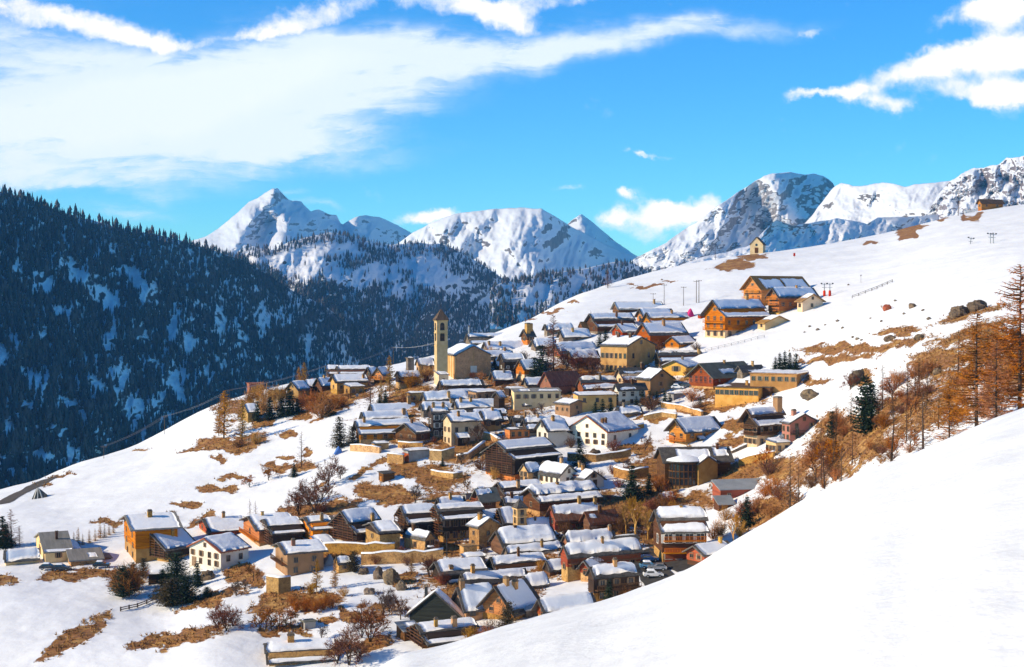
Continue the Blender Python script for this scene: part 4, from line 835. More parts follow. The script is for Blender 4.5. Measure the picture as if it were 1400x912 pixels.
# ---- right side
H(1018,1035,1072,612,574,550,'dark timber chalet with two wooden balconies, cream base and very large chimney', a=34, name='chalet', cat='chalet', wall='cream', up='dark', ups=.42, wg=(3,2), we=(3,2), bal=(.44,.68), balE=(.44,), rail='brown', ch=((.95,.7,1.8,'tan',3.4),), og=1.8, oe=1.0, th=.35, tier=1, roof='woodroof')
H(1070,1080,1120,607,578,566,'pink plastered house with white sunlit side at the edge of the orange thicket', g='R', a=22, wall='pink', wg=(2,3), we=(2,2), ch=((.6,.6,1.,'pink'),), og=.5, oe=.5, win=(.9,1.3), bal=(.45,), rail='dark')
flat_block(1048,1061,1081,622,606,'low cream lean-to with slanting snow roof in front of the dark chalet and pink house', wall='cream', a=30, mono=.12, wl=(3,1), wr=(2,1), snow=1)
H(916,938,984,609,588,573,'orange brown chalet with wide clean snow roof in the middle right of the village', a=36, name='chalet', cat='chalet', wall='stone', up='orange', ups=.2, wg=(2,1), we=(3,1), bal=(.25,), rail='orange', og=1.5, oe=1., ch=())
flat_block(915,921,942,607,596,'low orange annex with snow roof joined to the wide clean snow roof chalet', wall='orange', wr=(2,1), a=28, mono=.14, snow=1)
H(951,955,982,664,634,624,'tan gabled house with thin snow edge right of the glazed round front', g='R', a=24, wall='tan', wg=(0,0), we=(0,0), og=.4, oe=.4)
flat_block(975,985,1057,690,670,'long grey metal roofed building below the brown bank', a=14, wall='redwood', roof='metal', snow=0, mono=.30, wr=(3,1))
flat_block(977,983,1006,700,690,'lower grey metal lean-to roof beside the long metal roofed building', name='shed', cat='shed', a=14, wall='brown', roof='metal', snow=0, mono=.42)
H(903,906,966,770,720,697,'large brown timber chalet with curving snow on a dark roof and red garage door', a=5, ext=0, name='chalet', cat='chalet', wall='stone', up='brown', ups=.28, tier=1, we=(4,2), wg=(1,1), balE=(.3,.62), rail='orange', og=1.0, oe=1.1, th=.6, win=(1.6,1.9), door=('e',.3,'redwood',4.4,3.2), Wm=10, roof='slate', fr='whiteframe')
H(941,963,1003,775,757,746,'small dark gabled chalet with bluish roof peeping over the snow bank', a=38, name='chalet', cat='chalet', wall='brown', up='redwood', ups=.3, wg=(2,1), we=(0,0), og=1., th=.2)
# ---- upper left edge of the village
H(446,449,462,521,508,500,'short snow roof at the left end of the crest row', wall='brown', wg=(0,0), we=(0,0), tier=1, a=12, Wm=9)
H(461,464,508,521,508,501,'long snow roof with two bands in the crest row', wall='brown', wg=(0,0), we=(0,0), tier=1, a=14, Wm=9)
H(500,507,516,518,509,500,'brown gable house at the right end of the crest row', a=40, wall='brown', wg=(1,1), we=(0,0))
H(511,523,531,524,511,498,'orange chalet gable behind the yellow larch on the crest', a=55, name='chalet', cat='chalet', wall='brown', up='orange', ups=.3, wg=(2,1), we=(0,0), bal=(.4,), rail='orange')
H(452,461,502,540,522,513,'house with dark gable, wide snow roof and yellow stone lower floor', wall='stone', wg=(1,1), we=(4,1), up='yellow', ups=.4, og=1., ch=((.9,.3),))
flat_block(470,478,498,542,529,'small yellow house with satellite dish below the wide snow roof', wall='stone', a=30, mono=.1, wr=(2,1), wl=(1,1), snow=1)
H(392,408,422,545,532,522,'grey snow roofed house with tan gable behind the dark spruces', a=45, wall='tan', wg=(1,1), we=(1,1))
H(415,421,437,537,527,520,'low roof with snow beside the red tarpaulin', wall='brown', wg=(0,0), we=(1,1))
H(430,440,457,536,526,517,'dark gabled barn right of the red tarpaulin', a=38, name='barn', cat='barn', wall='brown', wg=(0,0), we=(0,0))
flat_block(337,341,361,538,525,'plain brown block house on the crest above the yellow larches', wall='brick', roof='brick', snow=0, a=20)
flat_block(366,371,391,547,534,'low house with snow roof behind the larches on the crest', wall='tan', snow=1, a=20, wr=(2,1))
H(331,339,353,579,563,553,'small stone barn with snow roof standing apart on the snow slope', name='barn', cat='barn', wall='stone', wg=(0,0), we=(1,1), og=.4, oe=.4)
H(541,547,574,532,514,508,'long dark house on wooden posts with level snow roof left of the church tower', wall='stone', up='dark', ups=.5, wg=(0,0), we=(3,1), balE=(.5,), og=.6)
H(569,573,593,516,497,489,'tan stone house with snow roof just left of the church tower', wall='stone', wg=(1,1), we=(2,2), og=.5)
flat_block(555,558,566,512,490,'tall ruined stone pillar house with snow in its notches', wall='greystone', roof='greystone', snow=((.3,1.,.2,1.),))
flat_block(556,560,583,552,538,'low yellow stone house with snow roof below the posts house', wall='stone', snow=1, a=25, wr=(2,1))
H(600,604,640,513,505,497,'snowed in roof between the church tower and the crest', wall='greystone', wg=(0,0), we=(0,0), th=.6) if 0 else None
# ---- top of the hill
H(1336,1342,1369,284,276,272,'low wooden mountain hut on the top right of the ski slope', name='hut', cat='hut', wall='orange', up='orange', ups=.2, roof='woodroof', snow=0, wg=(1,1), we=(2,1), og=1., oe=.8, minp=8, a=20)

# fills between the roofs of the crowded middle
flat_block(628,634,652,760,748,'short yellow stone wall house with arched gate at the foot of the tower house', wall='stone', snow=0, roof='stone', a=25, wr=(1,1))
H(600,606,628,690,676,668,'low weathered barn with slumped snow above the pair of dark houses', name='barn', cat='barn', wall='greystone', wg=(0,0), we=(0,0)) if 0 else None

H(655,662,685,592,572,562,'shadowed tan house behind the bare tree beside the yellow house', wall='tan', up='brown', ups=.5, wg=(1,1), we=(2,1))
flat_block(199,203,231,800,786,'low dark shed with clean snow roof among the junipers below the drying barn', name='shed', cat='shed', wall='dark', snow=1, a=14, mono=.1)
H(776,783,818,501,489,480,'snow heaped roof just below the reddish gabled house', wall='greystone', up='brown', ups=.4, wg=(1,1), we=(2,1), th=.7, snow='full')
H(726,732,760,481,472,465,'low snow roof left of the tall bare larch', wall='greystone', wg=(0,0), we=(1,1), th=.6)
H(676,681,716,508,498,490,'dark timber front with snow roof between the church gable and the dark shaded front', wall='dark', wg=(1,1), we=(0,0), th=.5)
H(862,868,900,500,486,478,'snow covered lean house tucked under the tan gable of the cream school like house', wall='tan', wg=(0,0), we=(1,1), th=.6)
H(612,618,640,585,570,562,'small dark timber house behind the yellow house left of the street', wall='dark', wg=(0,0), we=(0,0), th=.5)
flat_block(1043,1053,1066,541,530,'small dark garage beside the long low yellow building', name='garage', cat='garage', wall='brown', roof='slate', snow=0, a=50)
H(700,705,741,590,577,569,'brown timber house wedged behind the orange red front', wall='brown', up='dark', ups=.4, wg=(0,0), we=(2,1), tier=1)

H(671,677,702,529,517,508,'brown boarded lean house at the head of the shaded street beside the church gable', wall='brown', wg=(1,1), we=(0,0))
flat_block(690,696,717,542,532,'low dark shed with snow top halfway along the shaded street', name='shed', cat='shed', wall='dark', snow=1)
H(716,721,746,535,524,516,'low snow roof between the orange boarded front and the rust brown roof', wall='greystone', wg=(0,0), we=(1,1))
H(642,649,692,583,570,561,'long low snow roof above the shadowed tan house', wall='brown', wg=(0,0), we=(0,0), tier=1)
H(655,661,690,722,707,698,'brown timber house with snow roof under the olive roofed tower house', wall='brown', up='dark', ups=.3, gal=1, wg=(0,0), we=(1,1))
H(843,848,876,574,563,554,'low tan house with snow roof between the white and yellow house and the dark firs', wall='tan', wg=(1,1), we=(2,1)) 
H(598,604,634,704,690,681,'weathered grey barn with slumped snow roof behind the pair of gallery houses', name='barn', cat='barn', wall='greystone', up='dark', ups=.4, wg=(0,0), we=(0,0))
H(700,706,742,640,628,619,'dark timber lean house hidden behind the tall dark log house', wall='dark', wg=(0,0), we=(0,0), tier=1)

flat_block(631,636,663,772,764,'small flat snow roof between the retaining wall and the twin band snow roof', name='shed', cat='shed', wall='brown', snow=1, a=20, mono=.1)
flat_block(742,747,764,741,733,'little wooden store with snow roof beside the snow covered nave', name='shed', cat='shed', wall='brown', snow=1, a=20, mono=.12)
H(905,909,921,690,680,674,'small weathered hut among the brush above the curving snow chalet', name='hut', cat='hut', wall='brown', wg=(0,0), we=(0,0), ext=0)
# ---------------------------------------------------------------- church, towers, chapel
def arch_panel(w, h, d, n=8):
    pts = [(-w/2, 0), (w/2, 0)]+[(w/2*cos(pi*i/n), h-w/2+w/2*sin(pi*i/n)) for i in range(n+1)]
    return pts
def arch_opening(parent, loc, rz, w, h, m='stone'):
    b = MB(); P = arch_panel(w+.28, h+.14, 0); Q = [(x, z) for x, z in arch_panel(w, h, 0)]
    n = len(P); v = [(x, -.10, z) for x, z in P]+[(x, -.10, z) for x, z in Q]+[(x, .02, z) for x, z in P]+[(x, .02, z) for x, z in Q]
    f = []
    for i in range(n):
        j = (i+1) % n; f += [(i, j, n+j, n+i), (i, 2*n+i, 2*n+j, j), (n+i, n+j, 3*n+j, 3*n+i)]
    b.add(v, f, 0); b.add([(x, -.012, z) for x, z in Q], [tuple(range(n))], 1)  # dark panel painted in for the shade inside the arch
    b.box(-.03, .03, -.06, -.015, .1, h-.1, 1); b.box(-w*.3, w*.3, -.07, -.02, h*.35, h*.62, 2)
    return b.build('belfry_opening', [mt[m], mt['glass'], mt['bark']], parent, loc, rz)
def tower(root_name, xl, xc, xr, base, eave, tip, label, a, wall, spire_m, open_z, parent=None, pinv=None, cross=True, oe=.35, band=None):
    x0, Y, z0 = hit(xc, base); an = R(a); c_, s_ = cos(an), sin(an); tr = (xr-CX)/F
    L = (tr*Y-x0)/(c_-tr*s_); h = unp(xc, eave, Y)[2]-z0
    ht = unp(xc, tip, Y+L/2)[2]-z0
    if parent:
        v = Vector((x0, Y, z0))-parent.location; pa = parent.rotation_euler.z
        loc = (v.x*cos(pa)+v.y*sin(pa), -v.x*sin(pa)+v.y*cos(pa), v.z); rz = an-pa
        top = link('bell_tower', MB().box(0, L, 0, L, -4, h).mesh('bell_tower', mt[wall]), parent, loc, rz)
        hold = top
    else:
        hold = empty(root_name, (x0, Y, z0), an); tag(hold, label, 'tower'); MB().box(0, L, 0, L, -4, h).build('wall', mt[wall], hold)
    b = MB()
    for zz in (band or (.5, .72)): b.box(-.12, L+.12, -.12, L+.12, h*zz, h*zz+.22)
    b.box(-.22, L+.22, -.22, L+.22, h-.3, h); b.build('cornice', mt[wall], hold)
    b = MB(); o = oe
    b.add([(-o, -o, h), (L+o, -o, h), (L+o, L+o, h), (-o, L+o, h), (L/2, L/2, ht), (-o, -o, h+.12), (L+o, -o, h+.12), (L+o, L+o, h+.12), (-o, L+o, h+.12)],
          [(0, 3, 2, 1), (0, 1, 6, 5), (1, 2, 7, 6), (2, 3, 8, 7), (3, 0, 5, 8), (5, 6, 4), (6, 7, 4), (7, 8, 4), (8, 5, 4)]); b.build('spire', mt[spire_m], hold)
    for zz, w, hh in open_z:
        arch_opening(hold, (L/2, 0, h*zz), 0, w, hh, wall); arch_opening(hold, (0, L/2, h*zz), -pi/2, w, hh, wall)
    if cross:
        b = MB(); b.box(L/2-.05, L/2+.05, L/2-.05, L/2+.05, ht-.2, ht+1.5); b.box(L/2-.4, L/2+.4, L/2-.05, L/2+.05, ht+.85, ht+.98); b.build('cross', mt['darkmetal'], hold)
    return hold
chr_, ci = house(606, 624, 671, 521, 485.5, 473, 'village church of brown stone with large cross on its gable and snowy roof', a=17, g='R', name='church', cat='church', wall='church', wg=(0, 0), we=(0, 0), og=.35, oe=.5, roof='slate', th=.35, ext=0)
mpc = ci['mp']; Wd = ci['W']; hc = ci['h']
for me_ in [o for o in chr_.children if o.name.startswith('wall')]: me_.data.materials[0] = mt['church']
b = MB(); b.box(Wd/2-.16, Wd/2+.16, -.10, .02, 1.0, hc+ci['rise']*.6); b.box(Wd/2-1.5, Wd/2+1.5, -.095, .02, hc*.78, hc*.78+.3); b.build('cross', mt['tan'], chr_)
b = MB(); b.box(Wd/2-1.15, Wd/2+1.15, -.14, .02, hc*.32, hc*.32+2.3); b.build('plaque', mt['whiteframe'], chr_)
b = MB()
for k in range(3): b.box(-.18, .02, .8+k*3.2, 1.3+k*3.2, -3, hc-.3)
b.build('buttress', mt['cream'], chr_)
b = MB(); b.box(-.03, .015, .02, ci['L'], -3, hc-.35); b.build('sunlit_side', mt['yellow'], chr_)  # yellow sheet over the brown wall: sunlight painted onto the left side
tower('', 591.5, 597.5, 612, 527, 438, 422, '', 17, 'towerwall', 'woodroof', [(.845, 1.6, 2.7), (.68, 1.6, 2.9)], parent=chr_, band=(.6, .80), oe=.55)
po, _ = flat_block(593, 600, 613, 529.5, 512.5, 'small cream lean-to chapel with snow roof against the foot of the church tower', name='porch', cat='porch', wall='cream', a=17, mono=.15, snow=1, wr=(1, 1), wl=(0, 0), win=(.7, .7))
tower('bell_tower', 702, 707.5, 720, 738, 695.5, 682, 'small cream bell tower with steep dark slate spire in the lower hamlet', 26, 'towerwall', 'slate', [(.78, .95, 1.9), (.50, .95, 1.9)], cross=True, oe=.3, band=(.70,))
ch2, c2 = house(1025, 1043, 1046, 346, 333.5, 322, 'lone cream chapel with round window on a brown bank high on the ski slope', a=70, name='chapel', cat='chapel', wall='cream', wg=(0, 0), we=(0, 0), og=.3, oe=.3, roof='woodroof', snow=0, door=('g', .5, 'brown', 1.4, 2.6), Wm=None, ext=0)
b = MB(); n = 14; yc, zc, r_ = c2['W']/2, c2['h']*.9, .62
b.add([(-.06, yc+r_*cos(2*pi*i/n), zc+r_*sin(2*pi*i/n)) for i in range(n)]+[(.02, yc+r_*cos(2*pi*i/n), zc+r_*sin(2*pi*i/n)) for i in range(n)], [tuple(range(n))]+[(i, (i+1) % n, n+(i+1) % n, n+i) for i in range(n)])
b.build('round_window', mt['glass'], ch2)

# glazed house
gh, gi = house(906, 909, 1000, 668, 629, 612, 'house with tall glazed round front, dark roof and big snow patches', a=8, ext=0, wall='brown', roof='slate', snow=((.22, .68, .05, .85), (.74, .95, .35, .9)), wg=(0, 0), we=(0, 0), Wm=8.5, og=.8, oe=1.0, th=.5)
gx, gr, nb = gi['L']*.30, 4.3, 12; hh = gi['h']-.5
ang = [pi+pi*i/nb for i in range(nb+1)]; pt = [(gx+gr*cos(t_), gr*sin(t_)*.8) for t_ in ang]
b = MB(); b.add([(x, y, z) for z in (hh*.16, hh) for x, y in pt], [(i, i+1, nb+2+i, nb+1+i) for i in range(nb)]); bay = b.build('glazed_bay', mt['glass'], gh)
b = MB()
for x, y in pt: b.box(x-.11, x+.11, y-.11, y+.11, -3, hh)
for z in (hh*.15, hh*.42, hh*.68, hh*.97):
    for i in range(nb): b.beam((pt[i][0], pt[i][1]-.06, z), (pt[i+1][0], pt[i+1][1]-.06, z), .16, .28)
b.build('glazing_bars', mt['brown'], bay)
b = MB(); b.add([(x, y+.02, z) for z in (-3.5, hh*.16) for x, y in pt], [(i, i+1, nb+2+i, nb+1+i) for i in range(nb)]); b.build('bay_base', mt['stone'], gh)
b = MB(); p2 = [(gx+(gr+1)*cos(t_), (gr+1)*sin(t_)*.8) for t_ in ang]
b.add([(x, y, hh+.1) for x, y in p2]+[(x, y, hh+.35) for x, y in p2]+[(gx, .5, hh+1.4)], [(i, i+1, nb+2+i, nb+1+i) for i in range(nb)]+[(nb+1+i, nb+2+i, 2*nb+2) for i in range(nb)]+[tuple(range(nb+1))]); br = b.build('bay_roof', mt['slate'], gh)
b = MB(); p3 = [(gx+(gr+.8)*cos(t_), (gr+.8)*sin(t_)*.8) for t_ in ang]
b.add([(x, y, hh+.42) for x, y in p3]+[(gx+(x-gx)*.9, y*.9, hh+.85) for x, y in p3]+[(gx, .4, hh+1.9)], [(i, i+1, nb+2+i, nb+1+i) for i in range(nb)]+[(nb+1+i, nb+2+i, 2*nb+2) for i in range(nb)]); b.build('snow_cover', mt['snow'], br, smooth=True)

# tent shaped hut on the far left
x0, Y, z0 = hit(44, 683); r0 = empty('hut', (x0, Y, z0), R(14)); tag(r0, 'dark tent shaped hut with sloping sides alone on the snowfield, far left', 'hut')
k = Y/F; Lh = 28*k; b = MB(); b.add([(-.8, -1, -1.5), (Lh, -1, -1.5), (Lh, 5.5, -1.5), (-.8, 5.5, -1.5), (1.2, 2.2, 14.5*k), (Lh-4.2, 2.2, 13*k)], [(0, 1, 5, 4), (1, 2, 5), (2, 3, 4, 5), (3, 0, 4)]); rf = b.build('roof', mt['slate'], r0)
b = MB()
for u in (.12, .34, .62): b.beam((-.8+(Lh+.8)*u, -1.08, -1.4), (1.2+(Lh-5.4)*u, 2.1, 14.2*k), .28, .12)
b.build('roof_strips', mt['whiteframe'], rf)

# ---------------------------------------------------------------- walls, fences, road
def gpt(px, py): return Vector(hit(px, py))
def stone_wall(pts, h, label, m='stone', thick=.9, snow=1, name='stone_wall', cat='wall', grp=None):
    P = [gpt(*p) for p in pts]; Q = []
    for a_, b_ in zip(P[:-1], P[1:]):
        n = max(1, int((b_-a_).length/2)); Q += [a_.lerp(b_, i/n) for i in range(n)]
    Q.append(P[-1]); o = Q[0].copy(); b = MB(); s = MB(); n = len(Q)
    for i, q in enumerate(Q):
        d = (Q[min(i+1, n-1)]-Q[max(i-1, 0)]); d.z = 0; d.normalize(); nn = Vector((d.y, -d.x, 0))
        q = q-o; hz = h*(1+.10*random.uniform(-1, 1))
        b.v += [tuple(q+nn*thick/2+Vector((0, 0, -3))), tuple(q+nn*thick/2*.9+Vector((0, 0, hz))), tuple(q-nn*thick/2*.9+Vector((0, 0, hz))), tuple(q-nn*thick/2+Vector((0, 0, -3)))]
        sh = hz+.28+.12*random.uniform(-1, 1)
        s.v += [tuple(q+nn*thick*.52+Vector((0, 0, hz+.01))), tuple(q+nn*thick*.35+Vector((0, 0, sh))), tuple(q-nn*thick*.4+Vector((0, 0, sh))), tuple(q-nn*thick*.6+Vector((0, 0, hz+.01)))]
        if i:
            for mb in (b, s):
                for j in range(3): mb.f.append([4*i-4+j, 4*i+j, 4*i+j+1, 4*i-3+j]); mb.m.append(0)
    for mb in (b, s): mb.f += [[0, 1, 2, 3], [4*n-1, 4*n-2, 4*n-3, 4*n-4]]; mb.m += [0, 0]
    w_ = b.build(name, mt[m], None, o); tag(w_, label, cat, grp)
    if snow: s.build('snow_cap', mt['snow'], w_, smooth=True)
stone_wall([(436, 757), (500, 758), (540, 757)], 2.4, 'yellow stone terrace wall under the log gallery barn')
stone_wall([(494, 772), (540, 771), (606, 768)], 2.6, 'long yellow retaining wall below the two dark houses with galleries')
stone_wall([(366, 810), (382, 812), (397, 808)], 3.4, 'short tall yellow wall below the lone rust coloured house')
stone_wall([(840, 652), (862, 656), (886, 652)], 2.6, 'ochre wall with brown bank above it, right of the white three storey house')
stone_wall([(588, 629), (604, 630), (621, 627)], 2.8, 'ochre garden wall below the black shaded house')
stone_wall([(624, 631), (640, 628), (662, 612)], 1.6, 'stone wall climbing beside the shaded street past the yellow house')
stone_wall([(776, 630), (815, 632), (862, 624)], 2.0, 'pale stone plinth wall along the foot of the white three storey house')
stone_wall([(960, 569), (930, 560), (905, 557)], 1.5, 'long pale terrace wall under the low yellow building with nine windows')
stone_wall([(1010, 637), (1035, 630), (1058, 626)], 1.6, 'low wall with railing below the dark timber chalet on the right')
stone_wall([(530, 633), (552, 634)], 2.6, 'yellow plank fence wall beside the red door garage')
stone_wall([(590, 650), (620, 655), (632, 652)], 1.4, 'broken ochre wall above the brown slope in the centre')
stone_wall([(880, 575), (905, 570), (925, 572)], 1.4, 'pale terrace wall under the dark firs')
stone_wall([(905, 763), (912, 768)], 2.2, 'short ochre wall beside the red garage door of the curving snow chalet')
stone_wall([(1000, 620), (1030, 607), (1045, 603)], .8, 'thin snow topped wall climbing to the dark timber chalet', m='greystone')
stone_wall([(655,598), (672,602), (690,612)], 1.8, 'stone wall along the shaded street opposite the yellow house')
stone_wall([(700,622), (730,624), (752,628)], 1.6, 'garden wall below the red shaded long wall')
stone_wall([(545,612), (560,613), (578,612)], 1.6, 'yellow wall under the brown gabled house with balcony')
stone_wall([(836,594), (858,590), (880,585)], 1.2, 'low pale wall beside the white three storey house')
stone_wall([(480,616), (500,618), (520,620)], 1.8, 'ochre wall below the long red boarded house')
def fence(pts, label, h=1.1, gap=1.6, m='pole', name='fence', rails=(.45, .95), r=.05):
    P = [gpt(*p) for p in pts]; Q = []
    for a_, b_ in zip(P[:-1], P[1:]):
        n = max(1, int((b_-a_).length/gap)); Q += [a_.lerp(b_, i/n) for i in range(n)]
    Q.append(P[-1]); o = Q[0].copy(); Q = [Vector((q.x, q.y, float(ground(q.x, q.y))))-o for q in Q]
    root = empty(name, o); tag(root, label, 'fence')
    b = MB()
    for q in Q: b.box(q.x-r, q.x+r, q.y-r, q.y+r, q.z-.5, q.z+h)
    b.build('posts', mt[m], root); b = MB()
    for a_, b_ in zip(Q[:-1], Q[1:]):
        for z in rails: b.beam(a_+Vector((0, -.06, z)), b_+Vector((0, -.06, z)), r*1.3)
    b.build('rails', mt[m], root)
fence([(165, 836), (188, 831), (213, 821)], 'rough log fence on the snow below the dark junipers', 1.0, 2.2, 'pole', r=.13, rails=(.35, .8))
fence([(964, 481), (1000, 473), (1045, 462)], 'thin guard fence on the snow below the lowest big chalet', .9, 2.0, 'wiremat', r=.06)
fence([(1165, 408), (1192, 398), (1220, 386)], 'row of thin dark barrier posts rising across the ski slope', 1.0, 2.2, 'pole', r=.09)
fence([(1012, 640), (1040, 632), (1062, 626)], 'timber railing on the wall below the dark timber chalet', 1.1, 1.4, 'brown', r=.07) if 0 else None
fence([(338, 606), (346, 605), (358, 598)], 'pale picket fence round the yellow brushwood on the left slope', 1.6, .9, 'whiteframe', r=.05)
def strip(pts, wd, name, m, lift=.12):
    P = [gpt(*p) for p in pts]; Q = []
    for a_, b_ in zip(P[:-1], P[1:]):
        n = max(1, int((b_-a_).length/1.0)); Q += [a_.lerp(b_, i/n) for i in range(n)]
    Q.append(P[-1]); n = len(Q); nw = 7; V_ = []
    for i, q in enumerate(Q):
        d = (Q[min(i+1, n-1)]-Q[max(i-1, 0)]); d.z = 0; d.normalize(); nn = Vector((d.y, -d.x, 0))
        for j in range(nw):
            w_ = wd*(1+.12*float(fbm(i/4., j*0+3., 5, 2))); p = q+nn*w_*(j/(nw-1)-.5); V_.append((p.x, p.y, float(ground(p.x, p.y))+lift))
    me = np_mesh(name, np.array(V_), grid_quads(n, nw), mt[m]); tag(link(name, me), kind='structure')
strip([(0, 690), (25, 676), (50, 664), (70, 654)], 6, 'road', 'roadmat')
strip([(905, 800), (895, 785), (890, 770), (893, 755), (905, 765), (930, 772), (945, 778)], 7, 'parking', 'asphalt', .16)

# ---------------------------------------------------------------- poles, wires, lift
def pole(px, base, top, label, arms=1, r=.13, grp='power poles', name='power_pole', m='pole', aw=1.1):
    x0, Y, z0 = hit(px, base); h = unp(px, top, Y)[2]-z0
    root = empty(name, (x0, Y, z0)); tag(root, label, 'pole', grp)
    b = MB(); b.tube([(0, 0, -1), (0, 0, h)], [r, r*.7], 6); b.build('mast', mt[m], root); b = MB()
    for k in range(arms): b.box(-aw, aw, -.07, .07, h-.35-k*.9, h-.2-k*.9); 
    for s in (-1, 0, 1): b.box(s*aw*.9-.05, s*aw*.9+.05, -.05, .05, h-.2, h+.12)
    b.build('crossarm', mt[m], root)
    return Vector((x0, Y, z0+h))
p1 = pole(538, 496, 474.5, 'tall pole on the crest between the yellow larch and the church tower')
p2 = pole(225, 594, 569, 'thin pole on the edge of the left snowfield', 1, .1)
p3 = pole(142, 627, 610, 'thin pole lowest on the edge of the left snowfield', 1, .1)
p4 = pole(446, 512, 500, 'short pole at the left end of the crest row of roofs', 1, .1)
p5 = pole(314, 556, 533, 'thin pole on the crest behind the yellow larches', 1, .09)
pole(908, 417, 389, 'tall pole with crossarm above the long hall on posts'); pole(893, 413, 401, 'short pole just left of the tall pole above the hall', 1, .1)
pole(934.5, 418, 392, 'slender pole between the tall pole and the twin poles'); pole(952, 414, 384, 'left mast of the twin poles on the upper snow', 1, .17); pole(955.5, 414, 383, 'right mast of the twin poles on the upper snow', 1, .17)
pole(1177, 387, 376, 'single thin stake on the ski slope above the barrier posts', 1, .07, aw=.3)
pole(718, 440, 434, 'small dark stump post on the snow above the two stone chimneys', 1, .2, aw=.5)
def wire(a_, b_, sag, label, m='wiremat'):
    o = a_.copy(); b = MB(); n = 14
    for dx in (-.5, .5):
        b.tube([(a_.lerp(b_, i/n)-o+Vector((dx, 0, -sag*4*(i/n)*(1-i/n)))) for i in range(n+1)], .045, 4, cap=False)
    q = b.build('power_line', mt[m], None, o); tag(q, label, 'cable', 'power lines')
tp = Vector(unp(594, 469, hit(597, 527)[1]+1))
wire(tp, p1, .8, 'pale double cable from the church tower to the tall crest pole'); wire(p1, p4, 1.6, 'pale double cable sagging along the roofs of the crest row')
wire(p4, p5, 1.0, 'faint cable from the crest row to the yellow larches'); wire(p5, p2, 1.2, 'faint cable from the yellow larches down the snowfield edge'); wire(p2, p3, 1., 'faint cable along the lowest snowfield edge')
def lift_pylon(px, base, top, label, pad=1, lean=0):
    x0, Y, z0 = hit(px, base); h = unp(px, top, Y)[2]-z0; root = empty('lift_pylon', (x0, Y, z0)); root.rotation_euler = (0, lean, .3); tag(root, label, 'lift pylon', 'ski lift pylons')
    b = MB(); b.tube([(0, 0, -1), (0, 0, h)], [.2, .14], 8); b.build('mast', mt['metal'], root)
    b = MB(); b.box(-1.3, 1.3, -.08, .08, h-.5, h-.3); b.box(-1.0, 1.0, -.06, .06, h-1.7, h-1.55); b.build('crossarm', mt['metal'], root)
    b = MB()
    for s in (-1.2, 1.2): b.tube([(s, -.3, h-.15), (s, .3, h-.15)], .22, 8)
    b.build('pulley_wheels', mt['darkmetal'], root)
    if pad: b = MB(); b.tube([(0, 0, -.3), (0, 0, 1.9), (0, 0, 2.15)], [.5, .46, .25], 10); b.build('crash_pad', mt['red'], root, smooth=True)
lift_pylon(1127, 405, 387, 'left of two lift pylons with red crash pads beside the cream annex'); lift_pylon(1134.5, 405, 387, 'right of two lift pylons with red crash pads beside the cream annex')
lift_pylon(1326.5, 334, 324.5, 'single grey leaning lift pylon on the high slope', 0, .15); lift_pylon(1354, 333, 318.5, 'left mast of the grey lift pylon pair on the high slope', 0); lift_pylon(1358, 333, 319, 'right mast of the grey lift pylon pair on the high slope', 0)
x0, Y, z0 = hit(1086, 352); r0 = empty('slope_marker', (x0, Y, z0)); tag(r0, 'small red piste marker standing on the ski slope right of the chapel', 'marker')
b = MB(); b.tube([(0, 0, -.5), (0, 0, 2.0)], .06, 6); b.build('stake', mt['darkmetal'], r0); b = MB(); b.box(-.45, .45, -.06, .06, .5, 2.0); b.build('panel', mt['red'], r0)

def tent(px, base, wpx, hpx, m, label, name, cat):
    x0, Y, z0 = hit(px, base); k = Y/F; w, h = wpx*k, hpx*k; root = empty(name, (x0, Y, z0), .3); tag(root, label, cat)
    n = 9; b = MB(); vs = []
    for j in range(n):
        for i in range(n):
            u, v = i/(n-1)*2-1, j/(n-1)*2-1
            z = h*max(0, 1-abs(u)**1.6)*max(0, 1-abs(v)**2.2)**.5*(1+.18*float(vnoise(u*2+5, v*2+px, 3)))
            vs.append((u*w/2, v*w*.4, z-.3))
    b.add(vs, [tuple(q) for q in grid_quads(n, n)]); b.build('cover', mt[m], root)
    b = MB()
    for u in (-.62, 0, .62): b.tube([(u*w/2, -w*.41, -.3), (u*w*.4, -w*.05, h*(1-abs(u)**1.6)+.06)], .05, 5)
    b.build('ridge_cords', mt['darkmetal'], root)
tent(943.5, 433, 12, 11, 'pinkcloth', 'bright pink tent on the snow between the stepped chalets and the lowest big chalet', 'tent', 'tent')
tent(427, 524, 11, 7, 'red', 'red tarpaulin heap among the roofs on the upper left crest', 'tarpaulin', 'tarpaulin')
tent(463, 620, 13, 10, 'bluecloth', 'greenish blue covered heap beside the brown conifer', 'tarpaulin', 'tarpaulin')
tent(450, 772, 20, 14, 'metal', 'rounded grey cover with snow on it right of the rust coloured house', 'tarpaulin', 'tarpaulin')

# ---------------------------------------------------------------- satellite dishes
def dish(px, py, base_y, label):
    x0, Y, z0 = hit(px, base_y); z = unp(px, py, Y-1.2)[2]; root = empty('satellite_dish', (x0, Y-1.2, z), .4); tag(root, label, 'satellite dish')
    n = 14; b = MB(); vs = [(0, 0, 0)]+[(.62*cos(2*pi*i/n), -.18, .62*sin(2*pi*i/n)) for i in range(n)]
    b.add(vs, [(0, 1+i, 1+(i+1) % n) for i in range(n)]); b.build('reflector', mt['whiteframe'], root, smooth=True)
    b = MB(); b.tube([(0, .1, 0), (0, .1, z0-z-.5)], .06, 6); b.tube([(0, -.1, -.5), (0, -.6, -.1)], .04, 5); b.build('mast', mt['darkmetal'], root)
dish(1067, 597, 612, 'white satellite dish below the balconies of the dark timber chalet'); dish(488.5, 540, 542, 'white satellite dish beside the small yellow house on the upper left')

